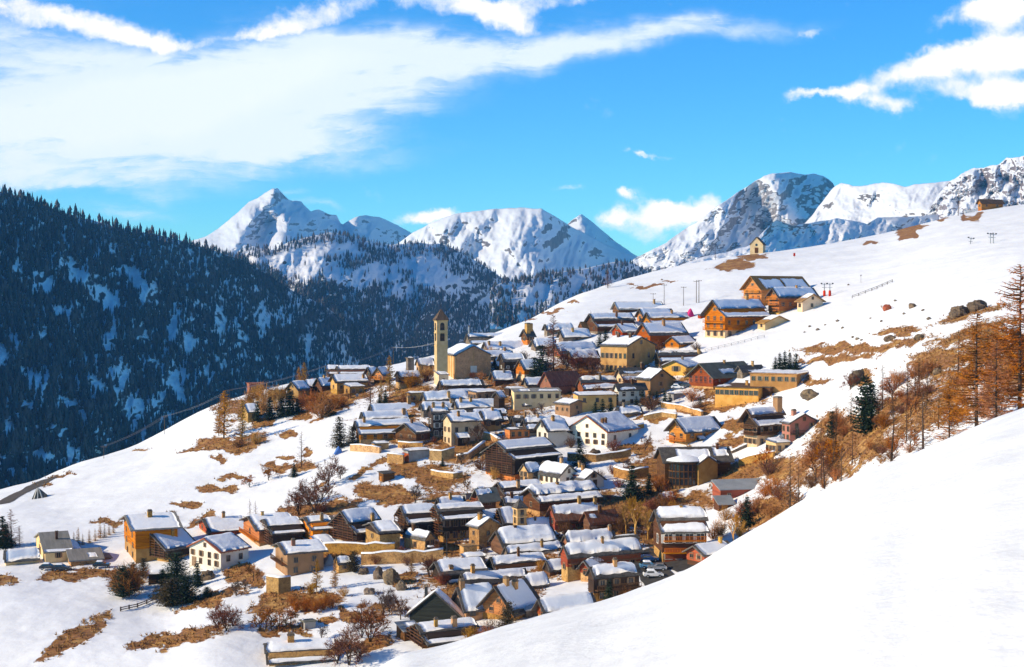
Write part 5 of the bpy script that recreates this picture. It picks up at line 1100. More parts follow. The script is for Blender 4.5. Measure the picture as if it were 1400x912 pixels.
# ---------------------------------------------------------------- cars
def car(px, base, rz, m, label, snow=0):
    x0, Y, z0 = hit(px, base); root = empty('car', (x0, Y, z0+.18), R(rz)); tag(root, label, 'car', 'cars parked behind the snow bank')
    prof = [(-2.0, .35), (2.0, .35), (2.05, .7), (1.9, .88), (1.0, .98), (.35, 1.42), (-1.2, 1.45), (-1.85, 1.0), (-2.05, .85)]
    b = MB(); n = len(prof); ys = [(-.82, .96), (-.86, 1.), (.86, 1.), (.82, .96)]
    vs = [(x*k, y*(1 if z < 1 else .84), z) for y, k in ys for x, z in prof]
    f = [tuple(range(n)), tuple(range(4*n-1, 3*n-1, -1))]+[(r*n+i, r*n+(i+1) % n, (r+1)*n+(i+1) % n, (r+1)*n+i) for r in range(3) for i in range(n)]
    b.add(vs, f); body = b.build('body', m, root)
    for s in (-1, 1):
        b = MB(); y = s*.79; b.add([(.25, y, 1.0), (-1.55, y, 1.02), (-1.15, s*.735, 1.36), (-.05, s*.735, 1.36)], [(0, 1, 2, 3)]); b.build('side_window', mt['glass'], root)
    for x1, x2, z1, z2 in ((.99, .41, 1.0, 1.385), (-1.86, -1.27, 1.03, 1.42)):
        b = MB(); d = .02 if x1 > 0 else -.02; b.add([(x1+d, -.66, z1+.015), (x1+d, .66, z1+.015), (x2+d, .6, z2+.015), (x2+d, -.6, z2+.015)], [(0, 1, 2, 3)]); b.build('windscreen', mt['glass'], root)
    for x in (-1.25, 1.28):
        for s in (-1, 1):
            b = MB(); b.tube([(x, s*.70, .33), (x, s*.90, .33)], .33, 14); w_ = b.build('wheel', mt['tyre'], root); b = MB(); b.tube([(x, s*.89, .33), (x, s*.915, .33)], .18, 10); b.build('rim', mt['metal'], w_)
    for s in (-1, 1): b = MB(); b.box(1.99, 2.07, s*.55-.16, s*.55+.16, .62, .76); b.build('headlight', mt['whiteframe'], root)
    if snow:
        b = MB(); b.add([(.3, -.66, 1.45), (-1.25, -.66, 1.47), (-1.25, .66, 1.47), (.3, .66, 1.45), (.15, -.5, 1.66), (-1.1, -.5, 1.7), (-1.1, .5, 1.7), (.15, .5, 1.66)], [(4, 5, 6, 7), (0, 1, 5, 4), (1, 2, 6, 5), (2, 3, 7, 6), (3, 0, 4, 7)]); b.build('snow_cover', mt['snow'], body)
pb = paint('car_blue', (.03, .16, .38)); pw = paint('car_white', (.7, .7, .7)); pd = paint('car_dark', (.04, .045, .055)); pr = paint('car_red', (.35, .03, .02))
car(887, 769, 8, pb, 'blue car parked deepest in the row behind the snow bank'); car(887.5, 779, 6, paint('car_paleblue', (.10, .26, .42)), 'pale blue car with snow on its roof, middle of the parked row', 1)
car(893, 791, 4, pw, 'white car with snow on its roof nearest to the snow bank', 1); car(899, 781, 170, paint('car_grey', (.2, .2, .21)), 'grey car beside the white car on the dark parking area', 0)
car(592, 757, 10, pd, 'dark car under the bare branches by the long yellow retaining wall', 1); car(940, 530, -20, pd, 'dark car parked by the red timber gable barn'); car(926, 533, -10, pw, 'white car parked between the square kiosk and the red timber gable barn', 1)

for x_, y_, r_, m_, l_ in ((66,780,5,pd,'dark car buried in snow left of the low stone shed'),(84,781,4,pd,'dark snow covered car in front of the low stone shed'),(139,777,6,pd,'dark car at the right end of the low stone shed')): car(x_, y_, r_, m_, l_, 1)
# ---------------------------------------------------------------- boulders
def boulder(px, base, wpx, hpx, label, seed, m='rock', grp=None):
    x0, Y, z0 = hit(px, base); k = Y/F; w, h = wpx*k/2, hpx*k; n, q = 18, 12; V_ = []
    for j in range(q+1):
        t_ = pi*j/q
        for i in range(n):
            p_ = 2*pi*i/n; d = Vector((sin(t_)*cos(p_), sin(t_)*sin(p_), cos(t_)))
            r = 1+.45*float(fbm(d.x*1.7+seed, d.y*1.7+d.z*2.1, seed, 3)); r *= 1+.12*float(ridged(d.x*4+seed, d.z*4+d.y*3, seed, 2)-.5)
            V_.append((d.x*w*r, d.y*w*.8*r, h*.3+d.z*h*.72*r))
    qd = [(j*n+i, j*n+(i+1) % n, (j+1)*n+(i+1) % n, (j+1)*n+i) for j in range(q) for i in range(n)]
    o = link('boulder' if wpx > 7 else 'stone', np_mesh('boulder', np.array(V_), qd, mt[m], smooth=False), None, (x0, Y, z0)); tag(o, label, 'rock', grp)
boulder(1311, 433, 26, 14, 'left half of the big split boulder high on the right slope', 3); boulder(1336, 424, 24, 13, 'right half of the big split boulder high on the right slope', 8)
boulder(1213, 424, 11, 8, 'small reddish boulder alone on the snow above the brown banks', 5, 'brick'); boulder(1247, 421, 10, 6, 'small pale boulder right of the reddish one on the snow', 12)
boulder(1216, 466, 17, 7, 'flat boulder at the tip of the brown banks on the right slope', 15); boulder(1256, 464, 14, 7, 'low boulder between the brown banks on the right slope', 19)
boulder(1172, 524, 22, 18, 'tall brown boulder above the dark green pine', 23); boulder(1108, 545, 24, 12, 'brown rock hump at the edge of the snow beside the flat roofed building', 27)
boulder(1268, 505, 14, 8, 'dark rock in the brown bank behind the larches', 31, 'greystone'); boulder(1282, 512, 12, 8, 'pale rock just right of the dark rock in the brown bank', 37)
boulder(536, 797, 24, 18, 'large brown boulder at the foot of the long yellow retaining wall', 41); boulder(517, 792, 14, 14, 'dark upright boulder left of the large brown boulder', 44, 'greystone'); boulder(497, 785, 15, 8, 'snow edged rock further left below the retaining wall', 49)
boulder(548, 806, 14, 12, 'dark boulder right of the large brown boulder', 52, 'greystone'); boulder(505, 812, 16, 8, 'dark low rock below the upright boulder', 55, 'greystone'); boulder(812, 625, 18, 10, 'pale boulder below the white three storey house', 58); boulder(284, 792, 20, 12, 'brown boulder beside the white gabled house on the left', 61)
for k, (px, py, w_) in enumerate([(1107,447,4),(1118,452,5),(1128,445,3),(1145,440,5),(1152,449,4),(1172,465,6),(1166,462,4),(1178,466,4),(1224,412,4),(1236,430,4),(1190,436,3),(1270,437,6),(1262,425,4),(1100,455,3),(1205,440,4),(1290,443,5),(905,383,3),(1160,390,3)]):
    boulder(px, py, w_, w_*.55, 'small dark stone poking out of the snow on the right slope', 70+k, 'greystone', 'small stones in the snow')
# people-sized litter of the terrace: a wood pile and a lamp post
x0, Y, z0 = hit(611, 762); r0 = empty('street_lamp', (x0, Y, z0)); tag(r0, 'dark curved street lamp at the right end of the yellow retaining wall', 'lamp')
b = MB(); b.tube([(0, 0, -1), (0, 0, 5), (-.6, 0, 5.9), (-1.5, 0, 6.1)], .11, 6); b.build('post', mt['darkmetal'], r0); b = MB(); b.box(-2.1, -1.4, -.2, .2, 5.95, 6.15); b.build('lamp_head', mt['darkmetal'], r0)
# ---------------------------------------------------------------- trees and shrubs
def ribbon(mb, p, q, w0, w1, mi=0):
    d = q-p
    if d.length < 1e-4: return
    a = d.cross(Vector((random.gauss(0, 1), random.gauss(0, 1), random.gauss(0, 1))))
    if a.length < 1e-5: return
    a.normalize(); n = len(mb.v)
    mb.v += [tuple(p-a*w0/2), tuple(p+a*w0/2), tuple(q+a*w1/2), tuple(q-a*w1/2)]; mb.f.append([n, n+1, n+2, n+3]); mb.m.append(mi)
def rv(s=1.): return Vector((random.gauss(0, s), random.gauss(0, s), random.gauss(0, s)))
PROTO = {}
def proto_larch(tm, seed, h=16., nb=95, spread=.24, tw=3.0, w=.055, lo=.1, lw=.10, limb='twig', lay=.5):
    random.seed(seed); t = MB(); bend = rv(.012*h)
    pts = [Vector((0, 0, -1)), Vector((bend.x*.3, bend.y*.3, h*.3)), Vector((bend.x, bend.y, h*.65)), Vector((bend.x*.7, bend.y*.7, h))]
    t.tube([tuple(p) for p in pts], [.24, .19, .11, .02], 7); c = MB()
    for i in range(nb):
        u = lo+(1-lo)*(i+random.random())/nb; z = u*h; L_ = ((1-u)**.7*spread*h*min(1, .45+u*2.2)+.3)*random.uniform(.45, 1.15); az = random.random()*6.283
        o = Vector((cos(az), sin(az), 0)); p = Vector((bend.x*u, bend.y*u, z)); up = random.uniform(-.12, .10)+.25*u
        q = p+o*L_*.5+Vector((0, 0, up*L_*.5-.05*L_)); e = p+o*L_+Vector((0, 0, up*L_+random.uniform(-.05, .12)*L_))
        for a_, b_, w0, w1 in ((p, q, lw, lw*.65), (q, e, lw*.65, lw*.25)): ribbon(c, a_, b_, w0, w1, 1); ribbon(c, a_, b_, w0, w1, 1)
        for k in range(int(L_*tw)+2):
            s = random.uniform(.18, 1.); b0 = p.lerp(q, s*2) if s < .5 else q.lerp(e, s*2-1)
            d = (o*.6+rv(.6)); d.z = d.z*lay-.12; ribbon(c, b0, b0+d.normalized()*random.uniform(.2, .7)*(.45+L_*.13), w, w*.5)
    return t.mesh('trunk', mt['bark'], True), c.mesh('crown', [mt[tm], mt[limb]]), h
def proto_bare(tm, seed, h=9., stems=1, lev=4, w=.06, open_=.55, bark='bark'):
    random.seed(seed); t = MB(); c = MB()
    def br(p, d, L_, r, l):
        q = p+d*L_*.5+rv(.05*L_); e = q+(d+rv(.12)).normalized()*L_*.5
        if l >= lev-1: t.tube([tuple(p), tuple(q), tuple(e)], [r, r*.8, r*.6], 5)
        else:
            for a_, b_ in ((p, q), (q, e)): ribbon(c, a_, b_, max(2*r, w), max(1.5*r, w)); ribbon(c, a_, b_, max(2*r, w), max(1.5*r, w))
        if l <= 0: return
        for k in range(random.choice((3, 4, 4)) if l > 1 else 6):
            s = random.uniform(.35, 1.); b0 = p.lerp(q, s*2) if s < .5 else q.lerp(e, s*2-1)
            nd = (d+rv(open_)+Vector((0, 0, .18))).normalized(); br(b0, nd, L_*random.uniform(.5, .78), r*.55, l-1)
    for s in range(stems):
        d = Vector((random.gauss(0, .28 if stems > 1 else .05), random.gauss(0, .28 if stems > 1 else .05), 1)).normalized()
        br(Vector((random.gauss(0, .2), random.gauss(0, .2), -.4)) if stems > 1 else Vector((0, 0, -.5)), d, h*.42, h*.017 if stems > 1 else h*.022, lev)
    return t.mesh('trunk', mt[bark], True), c.mesh('crown', mt[tm]), h
def proto_shrub(tm, seed, h=4., wd=2.2, n=70, w=.05):
    random.seed(seed); t = MB(); c = MB()
    for s in range(7):
        az = random.random()*6.28; e = Vector((cos(az)*wd*.3, sin(az)*wd*.3, h*.5)); t.tube([(0, 0, -.5), tuple(e*.5+Vector((0, 0, .2))), tuple(e)], [.09, .06, .03], 4)
    for s in range(n):
        az = random.random()*6.28; rr = wd*sqrt(random.random()); p = Vector((cos(az)*rr*.25, sin(az)*rr*.25, random.uniform(-.2, h*.2)))
        hh = h*(1-.45*(rr/wd)**2)*random.uniform(.6, 1.05); q = p+Vector((cos(az)*rr*.4, sin(az)*rr*.4, hh*.5))+rv(.12); e = Vector((cos(az)*rr, sin(az)*rr, hh))+rv(.2)
        ribbon(c, p, q, w*1.5, w); ribbon(c, q, e, w, w*.5)
        for k in range(13):
            b0 = q.lerp(e, random.random()) if random.random() < .7 else p.lerp(q, random.uniform(.3, 1)); d = (e-q).normalized()*.7+rv(.6); ribbon(c, b0, b0+d.normalized()*random.uniform(.3, .95)*h/4, w*.9, w*.4)
    return t.mesh('stems', mt['bark']), c.mesh('foliage', mt[tm]), h
def proto_con(tm, seed, h=12., wr=.2, lay=24, leaf=.5, top=.02, droop=.25, full=1.):
    random.seed(seed); t = MB(); t.tube([(0, 0, -1), (0, 0, h*.5), (0, 0, h)], [.2, .13, .02], 6); c = MB()
    for i in range(lay):
        u = (i+random.random()*.6)/lay; z = h*(.05+.93*u); R_ = (wr*h*(1-u)**.85+top*h+.12); nbr = max(4, int(5+R_*3.2*full))
        for k in range(nbr):
            az = 6.283*(k+random.random())/nbr; L_ = R_*random.uniform(.6, 1.12); o = Vector((cos(az), sin(az), 0)); m_ = max(2, int(L_/leaf*1.4))
            for j in range(m_):
                s = (j+.6)/m_; p = o*L_*s+Vector((0, 0, z-droop*L_*s+.15*L_*s*s)); lw = leaf*(1.15-.5*s)*random.uniform(.7, 1.2)
                a_ = (o+rv(.45)).normalized()*lw; b_ = a_.cross(Vector((0, 0, 1))+rv(.4)).normalized()*lw*.55; n = len(c.v)
                c.v += [tuple(p-a_*.5-b_*.3), tuple(p-a_*.4+b_*.6), tuple(p+a_*.9+rv(.04)), tuple(p+a_*.2-b_*.8)]; c.f.append([n, n+1, n+2, n+3]); c.m.append(0)
    return t.mesh('trunk', mt['bark'], True), c.mesh('crown', mt[tm]), h
PROTO['larch'] = [proto_larch('twig', 1, nb=130, tw=4.5, w=.08), proto_larch('twig', 2, nb=120, spread=.28, tw=4.5, w=.08)]
PROTO['larchbig'] = [proto_larch('twigorange', 3, nb=230, spread=.40, tw=9, lo=.05, w=.06, lw=.13, lay=.45), proto_larch('twigorange', 4, nb=215, spread=.38, tw=9, lo=.07, w=.06, lw=.13, lay=.45)]
PROTO['larchy'] = [proto_larch('twigyellow', 5, nb=230, spread=.2, tw=12, w=.13, limb='twigyellow'), proto_larch('twigyellow', 6, nb=220, spread=.22, tw=12, w=.13, limb='twigyellow')]
PROTO['larchthin'] = [proto_larch('twiggrey', 7, nb=90, spread=.17, tw=3, w=.07), proto_larch('twigred', 8, nb=100, spread=.2, tw=4, w=.07)]
PROTO['larchred'] = [proto_larch('twigred', 9, nb=160, spread=.27, tw=6, w=.09)]
PROTO['bare'] = [proto_bare('twig', 11), proto_bare('twig', 12)]
PROTO['barered'] = [proto_bare('twigred', 13, stems=4), proto_bare('twigred', 14, stems=5)]
PROTO['baregrey'] = [proto_bare('twiggrey', 15, stems=3)]
PROTO['poplar'] = [proto_bare('twigyellow', 16, h=12, open_=.3, bark='twigyellow'), proto_bare('twigyellow', 17, h=12, open_=.36, bark='twigyellow')]
PROTO['copse'] = [proto_bare('twigorange', 18, h=8, open_=.7, w=.09), proto_bare('twigorange', 19, h=8, open_=.7, w=.09)]
PROTO['bush'] = [proto_shrub('twigorange', 21), proto_shrub('twigorange', 22, wd=2.8), proto_shrub('twigorange', 20, h=4.5, wd=1.7)]
PROTO['bushbrown'] = [proto_shrub('twig', 23), proto_shrub('twig', 24, wd=2.6)]
PROTO['bushred'] = [proto_shrub('twigred', 25), proto_shrub('twigred', 26, wd=2.6)]
PROTO['bushyellow'] = [proto_shrub('twigyellow', 27), proto_shrub('twigyellow', 28, wd=1.8)]
PROTO['con'] = [proto_con('needles', 31, wr=.3, leaf=.75), proto_con('needles', 32, wr=.33, leaf=.75), proto_con('needles', 33, wr=.27, leaf=.75)]
PROTO['pine'] = [proto_con('needles', 34, wr=.24, top=.10, lay=22, leaf=.7, droop=.0), proto_con('needles', 35, wr=.2, top=.13, lay=24, leaf=.7, droop=-.05)]
PROTO['conb'] = [proto_con('needlesbrown', 36, wr=.27, top=.08, leaf=.55), proto_con('needlesbrown', 37, wr=.3, top=.1, leaf=.6)]
PROTO['conpale'] = [proto_con('twigyellow', 38, wr=.26, lay=16, full=.7)]
PROTO['jun'] = [proto_con('needlesbrown', 39, wr=.3, top=.16, leaf=.55, droop=-.2), proto_con('needles', 40, wr=.28, top=.16, leaf=.55, droop=-.2)]
NM = {'larch': ('larch', 'tree'), 'con': ('spruce', 'tree'), 'pine': ('pine', 'tree'), 'conb': ('conifer', 'tree'), 'conpale': ('young_larch', 'tree'), 'jun': ('juniper', 'shrub'), 'bush': ('shrub', 'shrub'), 'bare': ('bare_tree', 'tree'), 'poplar': ('poplar', 'tree'), 'copse': ('bare_tree', 'tree'), 'base': 0}
random.seed(99)
def plant(kind, px, base, hpx, label, grp=None, sx=1.):
    x0, Y, z0 = hit(px, base); pr = PROTO[kind]; t_, c_, h = pr[random.randrange(len(pr))]
    key = 'larch' if kind.startswith('larch') else 'bush' if kind.startswith('bush') else 'bare' if kind.startswith('bare') else kind
    nm, cat = NM[key]; s = max(hpx*Y/F/h, .05)
    root = empty(nm, (x0, Y, z0-.1), random.random()*6.28); sx *= 1.3 if kind == 'con' else 1; root.scale = (s*sx, s*sx, s); tag(root, label, cat, grp)
    link('trunk' if cat == 'tree' else 'stems', t_, root); link('crown' if cat == 'tree' else 'foliage', c_, root)
T = plant
T('con', 864, 684, 50, 'tall dark fir left of the pale poplars'); T('con', 887, 676, 30, 'smaller dark fir right behind the pale poplars')
T('poplar', 871, 736, 78, 'tallest pale bare poplar above the wavy snow roof'); T('poplar', 857, 732, 60, 'pale bare poplar left of the tallest one'); T('poplar', 886, 738, 62, 'pale bare poplar right of the tallest one')
T('bushbrown', 850, 730, 26, 'grey brown brush under the left pale poplar'); T('bushbrown', 893, 735, 30, 'grey brown brush under the right pale poplar')
T('con', 793, 640, 42, 'pointed spruce in front of the white three storey house')
T('con', 814, 569, 20, 'shortest fir in the row of three beside the brown cube like house'); T('con', 824, 570, 25, 'middle fir of the row of three beside the brown cube like house'); T('con', 835, 569, 25, 'right fir of the row of three beside the brown cube like house')
for k, (x, h) in enumerate([(870,15),(879,21),(888,24),(898,19),(909,22),(916,15)]): T('con', x, 556-(k % 2)*3, h, 'dark fir in the clump below the brown plastered gable house', 'firs below the brown gable house')
T('jun', 957, 557, 12, 'round dark bush at the foot of the red timber gable')
for x, h in ((1060,20),(1066,25),(1073,28),(1080,26),(1088,25)): T('con', x, 507, h, 'slender dark spruce in the tight row behind the flat roofed building', 'spruces behind the flat roofed building')
T('pine', 1182, 596, 86, 'very tall dark green pine rising out of the orange thicket', sx=.8); T('pine', 1190, 590, 70, 'second dark green pine leaning against the tallest one', sx=.8); T('pine', 1138, 600, 40, 'olive green pine half hidden in the orange thicket beside the pink house')
T('pine', 741, 524, 54, 'dark pine left of the tall bare larch in the village'); T('pine', 731, 523, 36, 'lower dark pine beside the small orange boarded front'); T('con', 828, 476, 27, 'dark fir in front of the grey white barn roof'); T('con', 820, 474, 20, 'small dark fir left of the one by the grey white barn')
T('larchred', 757, 508, 78, 'tall bare larch standing in the middle of the upper village')
for x, y, h in ((775,506,32),(790,508,30),(803,506,27),(783,520,22),(812,512,30)): T('barered', x, y, h, 'reddish leafless tree in the thicket right of the tall bare larch', 'reddish trees beside the tall bare larch')
T('conb', 464, 612, 44, 'broad brownish conifer left of the long red house'); T('jun', 482, 612, 30, 'dark bushy conifer touching the end of the long red house')
T('larchred', 507, 563, 52, 'red brown bare larch above the leaning end board roof'); T('larchy', 533, 536, 50, 'yellow larch in front of the orange crest gable'); T('larchy', 521, 548, 30, 'small yellow larch left of the little firs')
T('con', 527, 552, 20, 'little dark fir right of the red brown larch'); T('con', 519, 553, 15, 'smallest dark fir right of the red brown larch')
T('bushyellow', 560, 530, 24, 'yellow brush in front of the posts house'); T('bushyellow', 583, 520, 22, 'yellow brush at the foot of the tan house by the church tower'); T('larchy', 575, 528, 30, 'thin yellow tree left of the church porch')
T('con', 396, 568, 38, 'tallest dark spruce below the grey snow roofed house', sx=1.2); T('con', 385, 570, 27, 'dark spruce left of the tallest one below the crest', sx=1.2); T('con', 369, 574, 32, 'leftmost of the dark spruces below the crest', sx=1.1); T('con', 450, 569, 24, 'dark spruce among orange brush below the yellow house with dish', sx=1.2); T('pine', 352, 577, 30, 'dark fir touching the small stone barn', sx=.8); T('con', 407, 566, 22, 'low dark spruce right of the tallest one below the crest', sx=1.3)
T('larchy', 306, 600, 66, 'tallest yellow larch on the left slope', sx=1.2); T('larchy', 331, 604, 56, 'second yellow larch right of the tallest, beside the small stone barn'); T('larchy', 299, 596, 40, 'low yellow larch left of the tallest one')
T('larchy', 416, 522, 27, 'yellow tree standing up on the crest left of the roofs', sx=1.3); T('larchy', 409, 523, 22, 'shorter yellow tree at the left on the crest', sx=1.3)
for x, y, h in ((343,552,22),(352,548,24),(362,550,28),(374,552,26),(383,548,22),(360,562,22),(378,562,18),(341,562,16)): T('bushyellow', x, y, h, 'yellow brown brush in the thicket behind the small stone barn', 'yellow brush on the left crest')
for x, y, h in ((422,560,28),(430,566,22),(440,572,32),(458,560,24),(436,556,24),(412,556,20),(468,556,16)): T('bush', x, y, h, 'orange brush on the slope below the upper left houses', 'orange brush below the upper left houses')
T('bushbrown', 326, 612, 14, 'low yellow grass clump under the yellow larches'); T('bushyellow', 350, 608, 16, 'yellow brushwood inside the pale picket fence')
T('copse', 341, 666, 27, 'round bare tree left of its twin on the left snow slope', sx=1.2); T('copse', 368, 657, 30, 'round bare tree right of its twin on the left snow slope', sx=1.2)
T('larchthin', 412, 641, 52, 'thin grey larch on the slope above the bare orchard'); T('con', 402, 652, 20, 'small green conifer beside the thin grey larch')
T('barered', 449, 664, 46, 'bare spreading tree highest in the orchard'); T('barered', 432, 702, 62, 'largest bare tree of the orchard'); T('barered', 408, 704, 42, 'leftmost bare tree of the orchard'); T('barered', 421, 690, 40, 'slim bare tree in the middle of the orchard'); T('baregrey', 466, 655, 22, 'grey bush by the path above the orchard'); T('bushred', 440, 702, 20, 'red brown bush at the foot of the largest orchard tree')
T('baregrey', 567, 690, 32, 'dark bare bush on the brown slope left of the tower like house'); T('bare', 640, 672, 28, 'bare bush above the small dark shed'); T('bare', 655, 612, 48, 'bare tree in front of the yellow house by the street'); T('con', 605, 638, 12, 'tiny green conifer on the broken ochre wall'); T('con', 622, 690, 14, 'tiny green conifer by the small dark shed')
T('larchthin', 342, 714, 32, 'faint thin larch above the bright orange chalet', 'faint larches above the orange chalet'); T('larchthin', 350, 714, 30, 'faint thin larch above the bright orange chalet', 'faint larches above the orange chalet')
T('larchred', 16, 748, 52, 'pinkish bare larch at the left edge of the picture', sx=1.2); T('con', 4, 748, 44, 'dark spruce at the left edge beside the pinkish larch'); T('larchred', 27, 748, 30, 'lower pinkish larch right of the tall one at the left edge'); T('con', 9, 749, 34, 'dark spruce half behind the pinkish larch')
for x, y, h in ((101,746,20),(107,745,25),(113,745,16),(122,743,20),(130,740,18),(137,736,25),(143,735,20),(149,732,18),(155,729,16)): T('conpale', x, y, h, 'young yellow green conifer in the row above the low stone shed', 'young conifers on the lower left slope')
T('jun', 168, 818, 46, 'dark red brown juniper below the tall narrow house', sx=1.1); T('bush', 176, 815, 48, 'yellow leafless bush against the dark red brown juniper'); T('jun', 182, 806, 38, 'second juniper right of the yellow bush'); T('jun', 196, 790, 28, 'small juniper in front of the open drying barn')
T('jun', 241, 796, 42, 'dark juniper left of the white gabled house', sx=1.4); T('jun', 233, 830, 40, 'large dark juniper lowest on the snow', sx=1.7); T('jun', 254, 826, 40, 'broad dark juniper right of the lowest one', sx=1.6); T('con', 270, 802, 36, 'pointed spruce in front of the white gabled house on the left'); T('jun', 283, 818, 16, 'low dark bush right of the pointed spruce', sx=1.6); T('jun', 222, 800, 22, 'small juniper below the open drying barn')
T('barered', 297, 863, 38, 'leftmost bare bush on the lower snow'); T('barered', 309, 863, 46, 'tallest bare bush on the lower snow'); T('barered', 318, 857, 34, 'bare bush right of the tallest one on the lower snow'); T('baregrey', 324, 815, 26, 'grey bush below the white gabled house'); T('bare', 347, 795, 36, 'bare sapling on the brown bank right of the white gabled house'); T('baregrey', 334, 808, 20, 'low grey bush under the bare sapling')
for x, y, h in ((356,862,40),(364,862,38),(372,862,42),(382,860,38),(390,858,40),(397,855,34)): T('copse', x, y, h, 'rust coloured bare tree in the copse on the lower brown bank', 'rust coloured copse', sx=1.15)
for x, y, h in ((405,838,20),(418,836,24),(430,838,22),(442,834,24),(454,832,22),(400,828,18)): T('bush', x, y, h, 'rusty brush on the bank below the tall yellow wall', 'rusty brush below the yellow wall')
T('larchy', 433, 808, 44, 'yellow tree right of the lone rust coloured house'); T('larchy', 458, 806, 42, 'yellow tree in front of the little stone shed'); T('larchy', 563, 788, 32, 'thin yellow tree before the long retaining wall'); T('jun', 484, 783, 30, 'dark rounded juniper beside the little stone shed', sx=1.1)
T('bushyellow', 425, 812, 18, 'yellow brush at the foot of the yellow tree'); T('bushyellow', 470, 815, 16, 'yellow brush below the little stone shed'); T('bushred', 514, 772, 18, 'reddish bush against the long retaining wall')
T('barered', 506, 878, 62, 'largest reddish bare bush left of the green barn'); T('barered', 495, 872, 44, 'reddish bare bush left of the largest one'); T('barered', 477, 910, 62, 'big bare bush at the bottom edge'); T('barered', 462, 908, 48, 'bare bush at the bottom edge beside the snowed-over roof'); T('baregrey', 524, 842, 46, 'dark bare tree between boulders and green barn'); T('baregrey', 440, 874, 24, 'small bare tree on the lower snow right of the grey hut'); T('barered', 533, 838, 34, 'bare bush just left of the green barn verge'); T('bare', 548, 848, 44, 'pale bare tree in front of the green barn'); T('bare', 561, 850, 34, 'thin bare tree close to the green barn wall'); T('barered', 490, 905, 40, 'red bush between the two bottom edge bushes'); T('bushred', 606, 800, 22, 'red bush beside the dark gabled timber house'); T('barered', 588, 790, 36, 'bare branches left of the dark gabled timber house')
T('bushyellow', 645, 882, 30, 'straw coloured bush between pinkish house and snow bank'); T('bush', 662, 884, 30, 'orange bush between pinkish house and snow bank'); T('jun', 694, 868, 46, 'dark thicket under the sloping verge beam', sx=1.0); T('bushbrown', 676, 872, 30, 'brown bush left of the dark thicket under the verge beam')
T('con', 833, 832, 42, 'dark spruce in front of the dark recess house by the snow bank'); T('bush', 856, 822, 22, 'orange brush right of the dark spruce by the snow bank'); T('bush', 868, 815, 20, 'orange brush at the yellow right wall by the snow bank')
T('poplar', 1001, 748, 62, 'straw coloured bare tree right of the curving snow chalet'); T('con', 1021, 722, 44, 'dark spruce right of the straw coloured bare tree'); T('bushyellow', 984, 735, 30, 'straw coloured bush against the curving snow chalet'); T('bushyellow', 1012, 735, 26, 'straw coloured bush below the dark spruce'); T('bushyellow', 992, 712, 22, 'straw coloured bush before the lower metal lean-to'); T('bush', 975, 738, 20, 'orange brush above the small dark gabled chalet')
T('bush', 900, 672, 26, 'orange bush left of the glazed round front'); T('bush', 916, 690, 24, 'orange bush in front of the glazed round front'); T('bushbrown', 905, 700, 26, 'brown brush above the curving snow chalet'); T('bare', 882, 618, 34, 'bare sapling on the snow right of the white three storey house')
T('barered', 1163, 532, 30, 'pink grey bare bush at the tall brown boulder'); T('larch', 1206, 560, 62, 'bare larch just right of the dark green pines')
T('larchbig', 1394, 566, 205, 'tallest bare larch at the right edge of the picture', sx=1.0); T('larchbig', 1335, 592, 165, 'big bare larch with long level branches left of the tallest', sx=1.1); T('larchbig', 1362, 584, 120, 'bare larch between the two biggest larches')
T('larch', 1262, 628, 100, 'bare larch in front of the snow patch behind the bank', sx=1.2); T('larch', 1218, 646, 100, 'dark bare larch left of the snow patch behind the bank', sx=1.3); T('larchbig', 1298, 610, 90, 'orange larch right of the snow patch behind the bank'); T('larchred', 1240, 560, 60, 'reddish larch higher on the bank between the two bare larches')
T('larchthin', 1080, 712, 92, 'thin dark trunk left in the thicket above the snow bank'); T('larchthin', 1092, 704, 70, 'thin dark trunk beside the leftmost in the thicket'); T('larchthin', 1128, 690, 90, 'thin dark trunk in the middle of the thicket above the bank'); T('larchthin', 1150, 676, 70, 'thin dark trunk nearest the larches in the thicket')
T('larchthin', 1310, 295, 33, 'pale lone larch on the skyline left of the mountain hut'); T('larchred', 831, 394, 24, 'reddish tree on the skyline of the left snow edge', sx=1.5); T('larchthin', 978, 355, 20, 'faint bare tree on the skyline left of the chapel'); T('larchthin', 808, 436, 12, 'thin twig tree by the big dark timber barn') 
# the orange thicket behind the snow bank
poly = [(1045,632),(1075,655),(1120,600),(1160,560),(1215,530),(1290,500),(1400,470),(1400,556),(1320,588),(1240,624),(1160,654),(1080,697),(1035,722),(1010,742),(1010,712),(1035,690)]
def inside(x, y):
    r = False
    for (a, b), (c, d) in zip(poly, poly[1:]+poly[:1]):
        if (b > y) != (d > y) and x < (c-a)*(y-b)/(d-b)+a: r = not r
    return r
rt = random.Random(4); cnt = 0
while cnt < 105:
    x, y = rt.uniform(1005, 1400), rt.uniform(470, 745)
    if not inside(x, y): continue
    cnt += 1; k = rt.random()
    if k < .42: T('bush', x, y, rt.uniform(14, 30), 'orange brush in the thicket behind the snow bank', 'orange brush behind the snow bank', sx=1.1)
    elif k < .75: T('bushbrown' if k < .62 else 'bushred', x, y, rt.uniform(14, 28), 'brown brush in the thicket behind the snow bank', 'brown brush behind the snow bank', sx=1.1)
    else: T('larch' if k < .9 else 'copse', x, y, rt.uniform(36, 66), 'leafless tree in the thicket behind the snow bank', 'leafless trees behind the snow bank')
